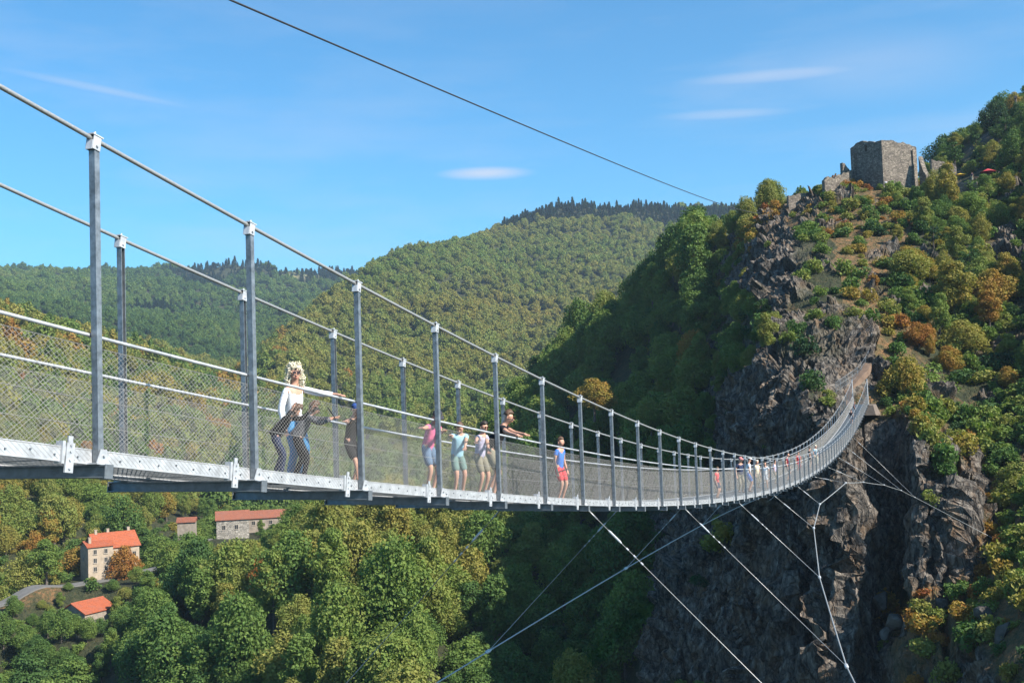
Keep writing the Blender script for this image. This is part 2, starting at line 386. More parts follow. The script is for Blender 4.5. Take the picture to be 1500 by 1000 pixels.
def terrain_z(az, r):
    az = np.asarray(az, float); r = np.asarray(r, float)
    z = base_z(az, r + but(az, r))
    x = np.cos(YAW-az)*r; y = np.sin(YAW-az)*r
    amp = np.clip((r-140)/200, .12, 1)
    z = z + amp*fbm(x*.012, y*.012, 0*x, 4, 2)*np.clip(r*.016, 1, 17)
    # ravines and spurs furrow the big wooded hills
    far = np.clip((r-600)/300, 0, 1)
    rd = np.clip((r-100)/1000,0,1)
    for q, rad, soft in PADS:
        w = np.clip((rad+soft-np.hypot(x-q[0], y-q[1]))/soft, 0, 1); w = w*w*(3-2*w)
        z = z*(1-w)+(q[2]-.2)*w
    z = z - far*np.clip(r*.012, 0, 26)*np.abs(fbm(x*.0042+3, y*.0042, 0*x, 3, 8))*1.2 + far*4
    return z
def wpos(az, r, z):
    return np.stack([CP[0]+np.cos(YAW-az)*r, CP[1]+np.sin(YAW-az)*r, z], -1)
def project(P):
    P = np.asarray(P, float); v = P-CP; d = v@FWD
    return 750+F*(v@RGT)/d, 500-F*(v@UPV)/d, d
def grid_faces(na, nr, skip=None):
    i = np.arange(na-1)[:, None]; j = np.arange(nr-1)[None, :]
    a = i*nr+j
    f = np.stack([a, a+nr, a+nr+1, a+1], -1)
    if skip is not None: f = f[~skip]
    return f.reshape(-1, 4)
def inpoly(u, v, poly):
    c = np.zeros(np.shape(u), bool); n = len(poly)
    for i in range(n):
        (x1,y1),(x2,y2) = poly[i], poly[(i+1) % n]
        m = ((y1 > v) != (y2 > v)) & (u < (x2-x1)*(v-y1)/((y2-y1)+1e-9)+x1)
        c ^= m
    return c
BRACKEN = [[(1190,270),(1300,262),(1330,330),(1290,420),(1340,480),(1330,560),(1300,600),(1270,560),(1260,500),(1230,430),(1215,350),(1180,310)],
           [(1255,560),(1420,640),(1500,760),(1500,1000),(1300,1000),(1280,920),(1330,870),(1420,830),(1400,700),(1330,610),(1262,610)],
           [(-50,838),(130,820),(110,850),(60,868),(-50,890)], [(215,770),(290,762),(300,800),(215,815)],
           [(1050,290),(1130,280),(1200,300),(1150,380),(1060,360)]]
FIELDP = [[(405,393),(468,397),(470,408),(405,404)]]
ROCKP = [[(1130,335),(1210,335),(1225,420),(1190,440),(1100,430),(1050,420),(1100,370)], [(1050,600),(1110,500),(1150,478),(1270,470),(1285,530),(1262,562),(1240,600),(1230,660),(1050,700)],
         [(940,760),(1050,735),(1240,640),(1300,605),(1330,620),(1440,780),(1420,850),(1330,870),(1280,1000),(940,1000)],
         [(1150,275),(1200,275),(1200,320),(1150,310)],[(1270,290),(1310,285),(1308,340),(1275,350)],
         [(1080,655),(1130,640),(1120,690),(1060,700)]]
def zones(P, slope):
    u, v, d = project(P)
    n = fbm(P[:,0]*.15, P[:,1]*.15, P[:,2]*.15, 3, 31)
    un, vn = u+n*22, v+n*22
    near = d < 330
    b = np.zeros(len(P)); k = np.zeros(len(P)); fl = np.zeros(len(P))
    for p in BRACKEN: b = np.maximum(b, inpoly(un, vn, p)*near)
    for p in FIELDP: fl = np.maximum(fl, inpoly(un, vn, p)*(d > 1500))
    for p in ROCKP: k = np.maximum(k, inpoly(un, vn, p)*(d < 260))
    right = ((u > 1030) & (d < 320))
    k = np.maximum(k*np.clip((slope-.35)/.4+n, 0, 1), right*(v < 700)*np.clip((n-.16)*9, 0, 1)*np.clip(slope/.5, 0, 1)*.9)
    k = np.maximum(k, right*np.clip((slope-1.5)/.5+n*1.2, 0, 1)*np.where((u < 1135) & (v < 640), .25, 1))
    low = (u > 1285) & (v > 845) & (d < 330)
    k = np.where(low, k*np.clip(.45+n*3, 0, 1), k)
    b = np.maximum(b, low*np.clip(.55+n*2, 0, 1))
    b = np.maximum(b, right*.35*(n > .05))
    return b, k, fl
def slope_of(az, r):
    e = .6
    dz = (terrain_z(az, r+e)-terrain_z(az, r-e))/(2*e)
    da = (terrain_z(az+e/r, r)-terrain_z(az-e/r, r))/(2*e)
    return np.hypot(dz, da)
def color_attr(o, b, k, fl):
    ca = o.data.color_attributes.new('zone', 'FLOAT_COLOR', 'POINT')
    ca.data.foreach_set('color', np.stack([b, k, fl, np.ones(len(b))], -1).astype(np.float32).ravel())
# fine crag patch (right) and coarse hills, one continuous ground
A0, A1 = az_of(925), az_of(1560)
NA1 = 400
az_f = np.linspace(A0, A1, NA1)
r_f = np.concatenate([np.arange(90, 104, .45), np.arange(104, 150, .16), np.arange(150, 172, .35), np.arange(172, 262.01, .55)])
aa, rr = np.meshgrid(az_f, r_f, indexing='ij')
zz = terrain_z(aa, rr)
Pf = wpos(aa, rr, zz).reshape(-1, 3)
sl = slope_of(aa, rr).ravel()
b_, k_, f_ = zones(Pf, sl)
G = Pf.reshape(NA1, len(r_f), 3)
ta = np.gradient(G, axis=0); tr_ = np.gradient(G, axis=1)
nn = np.cross(tr_, ta); nn /= (np.linalg.norm(nn, axis=-1, keepdims=True)+1e-9)
nn *= np.sign(nn[..., 2:3]+1e-9)
nn = nn.reshape(-1, 3)
x, y, z = Pf.T
# layered: tilt the lattice so that slabs dip to the left like the schist of the crag
xs, ys, zs = x*.8+z*.28, y, z*.62-x*.1
D = blocks(xs*.22, ys*.30, zs*.17, 1)*2.1 + blocks(xs*.62, ys*.75, zs*.42, 2)*.75 + blocks(xs*1.6, ys*1.8, zs*1.1, 3)*.36 + fbm(x*.8, y*.8, z*.5, 3, 4)*.15
edge = np.minimum(np.minimum(aa-A0, A1-aa)*120, np.minimum(rr-90, 262-rr)/4).ravel()
kk = np.clip(k_, .06, 1)*np.clip(edge, 0, 1)
# keep the path and the landing of the bridge tidy
ex, ey = 128.0, .84
land = np.clip((np.hypot(x-ex-3, y-ey)-4)/5, 0, 1)
Pf = Pf + nn*(D*kk*land)[:, None]
crag = link_mesh('cliff', Pf, grid_faces(NA1, len(r_f)), GROUND, smooth=False)
color_attr(crag, b_, k_, f_)
crag['kind'] = 'structure'
NC, NR_ = 300, 420
az_c = np.linspace(AZG[0], AZG[-1], NC); r_c = np.exp(np.linspace(math.log(60), math.log(3500), NR_))
aa, rr = np.meshgrid(az_c, r_c, indexing='ij')
zz = terrain_z(aa, rr)
Pc = wpos(aa, rr, zz).reshape(-1, 3)
b_, k_, f_ = zones(Pc, slope_of(aa, rr).ravel())
ci = (az_c > A0+.004) & (az_c < A1-.004); ri = (r_c > 91) & (r_c < 260)
inside = ci[:, None] & ri[None, :]
skip = inside[:-1, :-1] & inside[1:, :-1] & inside[:-1, 1:] & inside[1:, 1:]
hills = link_mesh('hills', Pc, grid_faces(NC, NR_, skip), GROUND, smooth=True)
color_attr(hills, b_, k_, f_)
hills['kind'] = 'structure'
# the plain that carries the ground on to the horizon and behind the viewpoint
gp = MB(); gp.box((-6000,-6000,-72),(6000,6000,-70)); g = gp.build('ground', GROUND); g['kind'] = 'structure'

# ------------------------------------------------------------------ tree shapes
def leaf_cloud(rs, centers, radii, n, size, flat=.0, updir=.25, squash=1.0):
    """n small leaf clumps on the skins of the given puffs"""
    centers = np.array(centers); radii = np.array(radii)
    w = radii**2; w /= w.sum()
    c = rs.choice(len(radii), n, p=w)
    d = rs.normal(size=(n, 3)); d[:, 2] += updir; d /= np.linalg.norm(d, axis=1, keepdims=True)
    rad = radii[c]*(rs.uniform(.62, 1.12, n))
    lump = 1+.22*vnoise(d[:,0]*2.2+c*7, d[:,1]*2.2, d[:,2]*2.2, 3)
    p = centers[c] + d*(rad*lump)[:, None]*np.array([1, 1, squash])
    nrm = d*.75 + rs.normal(size=(n,3))*.55 + np.array([0,0,flat]); nrm /= np.linalg.norm(nrm, axis=1, keepdims=True)
    ref = rs.normal(size=(n,3)); a = np.cross(nrm, ref); a /= np.linalg.norm(a, axis=1, keepdims=True)+1e-9
    b = np.cross(nrm, a)
    s = (size*rs.uniform(.6, 1.35, n))[:, None]
    tip = rs.uniform(.8, 1.5, n)[:, None]
    v = np.stack([p-a*s*.5*tip, p-b*s*.42+nrm*s*.1, p+a*s*.5*tip, p+b*s*.42+nrm*s*.1], 1).reshape(-1, 3)
    f = np.arange(n*4).reshape(-1, 4)
    return v, f
def tree_parts(seed, kind, n, size):
    """-> (crown verts, crown faces, trunk MB)"""
    rs = np.random.RandomState(seed); tk = MB()
    cs, rd = [], []
    if kind in ('round', 'tall', 'dome'):
        H = {'round': 8.5, 'tall': 10.5, 'dome': 6.6}[kind]; R = {'round': 3.6, 'tall': 2.6, 'dome': 4.0}[kind]
        m = 17
        for i in range(m):
            t = (i+.5)/m; a = i*2.4+rs.uniform(-.5,.5)
            zc = .30*H+.62*H*t; env = math.sin(math.pi*min(1,(t*.86+.16)))**.6
            rr_ = R*env*rs.uniform(.35,.8)
            cs.append((rr_*math.cos(a), rr_*math.sin(a), zc+rs.uniform(-.5,.5))); rd.append(rs.uniform(.95,1.75)*(R/3.4)*(.65+.5*env))
        cs.append((0,0,.6*H)); rd.append(R*.6)
        v, f = leaf_cloud(rs, cs, rd, n, size, squash=.88, flat=.55 if n < 1000 else .15)
        tk.tube([(0,0,-1.5),(.05,0,.25*H),(.15,.1,.5*H),(.1,-.1,.8*H)], [.26,.2,.13,.04], 6)
        for i in range(5):
            c = cs[rs.randint(m)]; z0 = H*rs.uniform(.22,.45)
            tk.tube([(0.05,0,z0),(c[0]*.5,c[1]*.5,(z0+c[2])*.5),(c[0]*.95,c[1]*.95,c[2])], [.11,.08,.03], 5)
    elif kind == 'spruce':
        H = 9.5; vs, fs = [], []
        m = n; t = rs.uniform(0,1,m)**.8; zc = 1.2+t*(H-1.2); R = 2.7*(1-t)**.75*(1-.25*((zc*1.3) % 1))+.08
        a = rs.uniform(0,2*math.pi,m); q = R*rs.uniform(.45,1.0,m)
        p = np.stack([q*np.cos(a), q*np.sin(a), zc-q*.28], -1)
        out = np.stack([np.cos(a), np.sin(a), np.full(m,-.35)], -1); s_ = (size*rs.uniform(.7,1.4,m))[:,None]
        tg = np.stack([-np.sin(a), np.cos(a), rs.uniform(-.3,.3,m)], -1)
        v = np.stack([p-out*s_*.6, p-tg*s_*.4, p+out*s_*.8, p+tg*s_*.4], 1).reshape(-1,3); f = np.arange(m*4).reshape(-1,4)
        tk.tube([(0,0,-1),(0,0,H*.9)], [.2,.03], 5)
    elif kind == 'pine':       # open scots pine with flat clumps
        for i in range(11):
            a = i*2.4; zc = 4.2+i*.42; q = rs.uniform(.9,2.6)*(1-.04*i)
            cs.append((q*math.cos(a), q*math.sin(a), zc)); rd.append(rs.uniform(.75,1.25))
        v, f = leaf_cloud(rs, cs, rd, n, size, squash=.55, updir=.5)
        tk.tube([(0,0,-1.5),(.2,0,3),(.1,.3,6),(0,.1,8.6)], [.24,.2,.14,.04], 6)
        for c in cs[:8]:
            tk.tube([(0.1,.1,c[2]-.9),(c[0]*.9,c[1]*.9,c[2]-.1)], [.08,.03], 4)
    else:                      # shrub
        for i in range(8):
            a = i*2.4; q = rs.uniform(.2,1.1); cs.append((q*math.cos(a), q*math.sin(a), rs.uniform(.5,1.5))); rd.append(rs.uniform(.45,.9))
        v, f = leaf_cloud(rs, cs, rd, n, size, squash=.9)
        for i in range(4):
            c = cs[i]; tk.tube([(0,0,-.4),(c[0]*.8,c[1]*.8,c[2])], [.06,.02], 4)
    return v, f, tk
def far_mesh(name, seed, kind, n, size):
    v, f, tk = tree_parts(seed, kind, n, size)
    nb = len(v); V = np.concatenate([v, np.array(tk.v)]); Fc = [tuple(q) for q in f.tolist()]+[tuple(nb+i for i in q) for q in tk.f]
    me = bpy.data.meshes.new(name); me.from_pydata(V.tolist(), [], Fc); me.materials.append(LEAF); me.materials.append(BARK)
    me.polygons.foreach_set('material_index', np.array([0]*len(f)+[1]*len(tk.f), dtype=np.int32)); me.update()
    return bpy.data.objects.new(name, me)
protos = bpy.data.collections.new('tree_shapes')        # only read by the forest's geometry nodes, never shown itself
PLIST = [('a', 1, 'round', 7200, .29), ('b', 2, 'round', 7200, .29), ('c', 3, 'tall', 6600, .29), ('d', 4, 'round', 6600, .31),     # 0-3 near
         ('e', 5, 'dome', 1000, .85), ('f', 6, 'dome', 1000, .85), ('g', 7, 'round', 850, .90),                                # 4-6 far
         ('h', 8, 'spruce', 420, 1.15), ('i', 9, 'shrub', 620, .30), ('j', 10, 'shrub', 560, .32), ('k', 12, 'pine', 1500, .36)]       # 7 far spruce, 8-9 shrub, 10 pine
for nm, sd, kd, n_, s_ in PLIST:
    protos.objects.link(far_mesh('tree_shape_'+nm, sd, kd, n_, s_))

def visible_mask(P, h):
    """is the top of a plant of height h seen over the ground in front of it (and inside the frame, with a margin)"""
    P = np.asarray(P); dx, dy = P[:,0]-CP[0], P[:,1]-CP[1]
    r = np.hypot(dx, dy); az = YAW-np.arctan2(dy, dx)
    rs_ = np.exp(np.linspace(math.log(62), math.log(3400), 260)); ag = np.linspace(AZG[0], AZG[-1], 260)
    A, R_ = np.meshgrid(ag, rs_, indexing='ij')
    el = (terrain_z(A, R_)-CP[2])/R_
    mx = np.maximum.accumulate(el, axis=1)
    ia = np.clip(np.round((az-ag[0])/(ag[1]-ag[0])).astype(int), 0, 259)
    ir = np.clip(np.searchsorted(rs_, r*.985)-1, 0, 259)
    e = (P[:,2]+h-CP[2])/r
    return e > mx[ia, ir]-.008
def scatter(r0, r1, step, seed, a0=None, a1=None):
    rs = np.random.RandomState(seed)
    a0 = AZG[0] if a0 is None else a0; a1 = AZG[-1] if a1 is None else a1
    out = []
    r = r0
    while r < r1:
        n = int((a1-a0)*r/step); 
        if n > 0:
            a = a0+(np.arange(n)+rs.uniform(0,1,n))*(a1-a0)/n
            out.append(np.stack([a, r+rs.uniform(-.5,.5,n)*step], -1))
        r += step
    o = np.concatenate(out)
    return o[:,0], o[:,1]
ROADP = [(-60,893),(0,884),(60,872),(125,856),(190,842),(250,818),(300,800)]
HOUSEP = [[(100,770),(215,770),(212,850),(95,850)], [(85,868),(172,868),(172,930),(85,930)], [(306,738),(415,735),(415,790),(306,800)]]
CASTLEP = [[(1225,200),(1440,195),(1440,278),(1300,274),(1225,262)]]
BRIDGEP = [[(1225,500),(1290,500),(1292,640),(1215,660)]]
def make_points(r0, r1, step, seed, kind, hoff):
    az, r = scatter(r0, r1, step, seed)
    z = terrain_z(az, r); P = wpos(az, r, z)
    u, v, d = project(P)
    keep = (u > -260) & (u < 1760) & (v > 150) & (v < 1400)
    az, r, P, u, v = (a[keep] for a in (az, r, P, u, v))
    keep = visible_mask(P, 9 if kind != 'shrub' else 2.5)
    az, r, P, u, v = (a[keep] for a in (az, r, P, u, v))
    sl = slope_of(az, r)
    b, k, fl = zones(P, sl)
    return az, r, P, u, v, sl, b, k, fl
forest = []     # rows: x,y,z,scale,variant,tint,rot
rsf = np.random.RandomState(5)
def tint_for(P, u, v, r):
    n1 = fbm(P[:,0]*.02, P[:,1]*.02, 0*u, 3, 41); n2 = rsf.uniform(-1,1,len(u))
    t = .45 + .20*n1 + .11*n2
    farm = r > 600
    t = np.where(farm, .585 + .16*fbm(P[:,0]*.006, P[:,1]*.006, 0*u, 3, 44) + .07*n2, t)
    # far blue-green hills
    t = np.where((r > 1200) & (u < 560), .42+.20*fbm(P[:,0]*.004, P[:,1]*.004, 0*u, 3, 45)+.08*n2, t)
    # autumn slope on the left, behind the road and under the bridge
    aut = inpoly(u, v, [(-300,400),(120,470),(330,560),(330,760),(120,850),(-300,900)]) & (r < 760)
    t = np.where(aut, .56+.28*n1+.17*n2, t)
    t = np.where(inpoly(u, v, [(-300,690),(130,700),(140,790),(60,850),(-300,900)]) & (r < 500), .68+.28*n1+.18*n2, t)
    t = np.where(inpoly(u, v, [(330,470),(420,480),(400,600),(300,600)]) & (r < 1000), .58+.25*n2, t)
    t = np.where(inpoly(u, v, [(-100,880),(300,850),(360,1100),(-100,1100)]) & (r < 260), .38+.13*n2+.1*n1, t)
    # lit spur under the bridge: olive and yellowish
    t = np.where(inpoly(u, v, [(300,740),(720,720),(700,900),(620,1100),(330,1100)]) & (r < 320), .58+.19*n1+.13*n2, t)
    # right hillside: mixed with russet
    rt = (u > 1180) & (r < 330)
    t = np.where(rt, .46+.30*n1+.26*n2, t)
    t = np.where(inpoly(u, v, [(1030,260),(1200,260),(1200,380),(1040,380)]) & (r < 330), .66+.15*n2, t)
    t = np.where((rsf.uniform(0,1,len(u)) < .02) & (r < 800), t+.25, t)
    return np.clip(t, .02, 1)
def clear(u, v, P, r, hp=12):
    m = np.ones(len(u), bool)
    for pl in BRIDGEP: m &= ~(inpoly(u, v, pl) & (r < 200))
    for pl in CASTLEP: m &= ~(inpoly(u, v, pl) & (r > 205) & (r < 265))
    return m
# houses and road, as ground positions kept free of trees (and of tree tops standing right in front)
HOUSES = []
def ground_at(u, v, r):
    a = az_of(u, v); return a, r, float(terrain_z(np.array([a]), np.array([r]))[0])
def at_r(u, v, r):
    d = pixdir(u, v); k = r/math.hypot(d[0], d[1]); return CP+d*k
HC = [(155, 289, 9.5), (130, 262, 6.5), (341, 332, 6), (378, 345, 7), (398, 345, 7), (274, 352, 4)]     # image column, range, radius kept free
def off_sites(P, az, r):
    m = np.ones(len(r), bool)
    for (u_, r_, rad) in HC:
        c = at_r(u_, 800, r_)
        # free ground at the house and a thinner strip towards the viewer
        a = az_of(u_, 800); da = (az-a)*r_
        m &= ~(np.hypot(P[:,0]-c[0], P[:,1]-c[1]) < rad)
    for i in range(len(ROAD_W)-1):
        p, q = ROAD_W[i][:2], ROAD_W[i+1][:2]; t = np.clip(((P[:,:2]-p)@(q-p))/((q-p)@(q-p)), 0, 1)
        dd = np.hypot(*(P[:,:2]-(p+t[:,None]*(q-p))).T)
        m &= ~(dd < 5)
    return m
# nothing grows so high in front of the houses and the road that it hides them: (column from, to, lowest row to keep open, range)
OUTCROP = [(1115,335),(1225,335),(1240,440),(1180,455),(1100,445)]
OPEN = [(1375,1420,208,330),(1420,1450,172,340),(1450,1530,146,350),(1185,1362,276,262),(1362,1450,270,250),(1150,1200,283,262),(-60,0,880,262),(0,60,872,262),(60,120,860,270),(110,203,826,282),(92,163,908,258),(314,372,782,330),(345,410,757,350),(150,215,838,285)]
def screened(u, z, r, h, cr):
    m = np.zeros(len(u), bool); w = cr/r*F
    vt = hor(u)-(z+h-CP[2])/r*F
    for u0, u1, vl, rr_ in OPEN: m |= (u+w > u0) & (u-w < u1) & (vt < vl) & (r < rr_+6)
    return m
# trees
for (r0, r1, st, sd) in ((112,180,5.6,1),(180,330,6.4,2),(135,330,4.6,12),(330,620,6.2,3),(620,1000,6.6,4),(1000,1600,7.0,5),(1600,2700,11.5,6)):
    az, r, P, u, v, sl, b, k, fl = make_points(r0, r1, st, sd, 'tree', 0)
    prob = np.ones(len(u))
    prob = np.where(k > .3, .05, prob)
    prob = np.where((b > .5) & (u > 1000), .10, prob)
    prob = np.where((b > .5) & (u < 400), .15, prob)
    prob = np.where((u > 1030) & (r < 330), prob*np.where((v < 300) & (u < 1440), .30, 1.0), prob)
    prob = np.where((k > .3) & (u < 1135) & (v < 640) & (r > 145), .5, prob)
    prob = np.where(fl > .4, 0, prob)
    prob = np.where((u > 1110) & (u < 1340) & (v < 560) & (r < 330), prob*.30, prob)
    prob = np.where(inpoly(u, v, OUTCROP) & (r < 330), 0, prob)
    if sd == 12: prob = prob*(u > 1010)*.8
    prob = np.where((r < 150) & (u > 940), prob*.10*(k < .3), prob)
    prob = np.where(inpoly(u, v, [(215,770),(290,762),(300,800),(215,815)]) & (r < 420), 0, prob)
    # crag-side slope in the shade: some rock shows between trees
    m = (rsf.uniform(0,1,len(u)) < prob) & clear(u, v, P, r) & off_sites(P, az, r)
    az, r, P, u, v = (a[m] for a in (az, r, P, u, v))
    t = tint_for(P, u, v, r)
    sc = rsf.uniform(.72, 1.2, len(u))*np.where(r < 180, 1.0, np.where(r < 330, 1.08, 1.0))*rsf.choice([.75,1,1.25],len(u))
    sc = np.where(r > 1000, sc*.97, sc); sc = np.where(r > 1600, sc*1.35, sc)
    sc = np.where((u > 1030) & (r < 330), sc*rsf.uniform(.34, .66, len(u)), sc)
    sc = np.where((u > 1140) & (u < 1330) & (v < 520) & (r < 330), np.minimum(sc, .42), sc)
    sc = np.where(screened(u, P[:,2], r, sc*8.5, sc*3.3), sc*.48, sc)
    m2 = ~screened(u, P[:,2], r, sc*8.5, sc*3.3)
    P, u, v, r, t, sc = (a[m2] for a in (P, u, v, r, t, sc))
    var = np.where(r < 420, rsf.randint(0, 4, len(u)), 4+rsf.randint(0, 3, len(u))).astype(float)
    # spruce plantation along the top of the middle hill, dark woods on the far ridge
    pin = (r > 1430) & (r < 1560) & (u > 735) & (u < 1150)
    pin |= (r > 2000) & (u < 560) & (fbm(P[:,0]*.003, P[:,1]*.003, 0*u, 3, 61) > .10)
    pin |= (r > 1250) & (u < 560) & (fbm(P[:,0]*.006, P[:,1]*.006, 0*u, 3, 66) > .33)
    var = np.where(pin, 7, var); t = np.where(pin, rsf.uniform(0, .12, len(u)), t); sc = np.where(pin, sc*.95, sc)
    sp = (r < 330) & (u > 1030) & (rsf.uniform(0,1,len(u)) < .10)
    var = np.where(sp, 10, var); t = np.where(sp, rsf.uniform(.1,.3,len(u)), t)
    forest.append(np.stack([P[:,0], P[:,1], P[:,2]-.4, sc, var, t, rsf.uniform(0,6.28,len(u)), u, v, r], -1))
# shrubs on the right hillside, in the clefts of the crag and as undergrowth on the near slopes
for (r0, r1, st, sd, pk) in ((88,150,1.7,21,1.0),(150,262,2.3,22,1.0),(262,345,4.0,23,1.0),(236,400,3.0,24,.5)):
    az, r = scatter(r0, r1, st, sd, az_of(930) if sd != 24 else az_of(-60), AZG[-1] if sd != 24 else az_of(440)); z = terrain_z(az, r); P = wpos(az, r, z)
    u, v, d = project(P)
    sl = slope_of(az, r); b, k, fl = zones(P, sl)
    n = fbm(P[:,0]*.1, P[:,1]*.1, P[:,2]*.1, 3, 71)
    prob = np.where(k > .45, .035+.22*np.clip(n-.12,0,1), np.where(b > .3, .85+.7*n, .75))
    prob = np.where(sl > 2.2, prob*.35, prob)
    prob = np.where(inpoly(u, v, OUTCROP), prob*.5, prob)
    prob = np.where((u < 440), .9, prob)
    m = (rsf.uniform(0,1,len(u)) < prob) & clear(u, v, P, r) & (u < 1640) & (v < 1080) & visible_mask(P, 2.5)
    P, u, v, r, b, n = (a[m] for a in (P, u, v, r, b, n))
    t = np.clip(np.where(b > .4, .62+.32*rsf.uniform(-1,1,len(u))+.3*n, .44+.25*rsf.uniform(-1,1,len(u))+.3*n), .05, 1)
    sc = rsf.uniform(.5, 1.35, len(u))*np.where(b > .4, .85, .95)
    if sd == 24: mm = ~screened(u, P[:,2], r, sc*2.2, sc*1.2) & off_sites(P, 0*u, r); P, u, v, r, t, sc = (a[mm] for a in (P, u, v, r, t, sc))
    forest.append(np.stack([P[:,0], P[:,1], P[:,2]-.15, sc, 8+rsf.randint(0,2,len(u)).astype(float), t, rsf.uniform(0,6.28,len(u)), u, v, r], -1))
FO = np.concatenate(forest)
print('forest plants', len(FO))

# ---- the largest seen trees are things of their own
TREE_MESH = []
for i, (nm, sd, kd, n_, s_) in enumerate(PLIST[:4]+[PLIST[10]]):
    v_, f_, tk = tree_parts(sd, kd, n_, s_)
    cm = bpy.data.meshes.new('crown'); cm.from_pydata(v_.tolist(), [], f_.tolist()); cm.materials.append(LEAF); cm.update()
    tm = bpy.data.meshes.new('trunk'); tm.from_pydata(tk.v, [], tk.f); tm.materials.append(BARK); tm.update()
    TREE_MESH.append((cm, tm))
def add_tree(P, sc, var, tint, rot, name='broadleaf_tree', label=None, group=None, cat='tree'):
    cm, tm = TREE_MESH[var]
    t = bpy.data.objects.new(name, None); COL.objects.link(t); t.location = P; t.rotation_euler = (0, 0, rot); t.scale = (sc, sc*(1+.15*math.cos(rot*3)), sc*(1+.22*math.sin(rot)))
    t.empty_display_size = .5
    a = bpy.data.objects.new('trunk', tm); COL.objects.link(a); a.parent = t
    c = bpy.data.objects.new('crown', cm); COL.objects.link(c); c.parent = t; c['tint'] = float(tint)
    tag(t, label, cat, group)
    return t
def feature(u, vt, r, wpx, tint, label, kind=0, name='broadleaf_tree'):
    R_ = wpx/2/F*r; sc = R_/(3.9 if kind != 2 else 3.0); h = (9.3 if kind != 2 else 11.0)*sc
    p = at_r_(u, vt, r); add_tree((p[0], p[1], p[2]-h), sc, kind, tint, u*.7, name, label)
    m = np.hypot(FO[:,0]-p[0], FO[:,1]-p[1]) < R_*.8
    return ~m
FEAT = [(578, 800, 168, 118, .44, 'big round green crown standing out on the lit spur under the deck', 1),
        (868, 534, 232, 62, .78, 'lone yellow autumn tree in the shaded woods above the middle handrail', 0),
        (836, 955, 150, 78, .66, 'yellow green tree top rising at the bottom edge under the crossing cables', 3),
        (722, 838, 178, 70, .34, 'pale green feathery tree lit in the shaded gorge below the crossed cable', 2),
        (182, 806, 281, 44, .90, 'orange autumn tree in front of the large pale house', 0),
        (182, 738, 330, 58, .36, 'bright green round tree just behind the large pale house', 1),
        (1352, 512, 152, 90, .46, 'bright green tree right of the footpath at the bridge landing', 1),
        (1408, 560, 148, 84, .52, 'tall light green tree with pale trunk on the slope right of the landing', 2),
        (1490, 670, 128, 70, .60, 'yellow green bush tree at the right edge below deck level', 0),
        (1128, 285, 238, 70, .84, 'orange brown tree on the ridge crest left of the castle ruin', 0),
        (1458, 146, 296, 46, .12, 'dark evergreen on the skyline at the top right', 3),
        (952, 585, 205, 46, .55, 'small yellow green tree catching the sun in the dark gorge', 1)]
EXTRA = []
for (u_, v_, r_, s_, t_) in [(20,905,258,.5,.4),(48,898,259,.42,.35),(76,902,257,.5,.45),(70,921,250,.6,.38),(35,930,246,.7,.42),(5,925,248,.7,.36),(172,898,259,.55,.55),(185,880,264,.5,.62),(165,874,268,.42,.4),
        (200,865,270,.6,.5),(218,880,264,.75,.42),(148,930,246,.6,.35),(110,932,246,.6,.4),(128,940,242,.6,.45),(88,884,265,.34,.5),(62,888,264,.32,.6),(100,874,269,.28,.45),(136,870,271,.3,.66),(30,893,262,.3,.42),
        (90,940,243,.7,.4),(60,946,240,.8,.33),(15,950,238,.8,.4),(205,905,255,.8,.36),(180,922,250,.75,.44)]:
    p = at_r_(u_, v_, r_); z_ = float(terrain_z(np.array([az_of(u_, v_)]), np.array([r_]))[0]); EXTRA.append((p[0], p[1], z_-.3, s_, len(EXTRA) % 4, t_, u_*.37, u_, v_, r_))
FO = np.concatenate([FO, np.array(EXTRA)])
keepF = np.ones(len(FO), bool)
for f_ in FEAT: keepF &= feature(*f_)
FO = FO[keepF]
tall = (FO[:,4] <= 3) | (FO[:,4] == 10)
inview = (FO[:,7] > -10) & (FO[:,7] < 1510) & (FO[:,8] > 150) & (FO[:,8] < 1040)
hidden_by_bridge = (FO[:,8] > 1045)
score = np.where(tall & inview, FO[:,3]/FO[:,9], 0)
pick = np.argsort(-score)[:284]
pick = pick[score[pick] > 0]
FIRSTS = {}
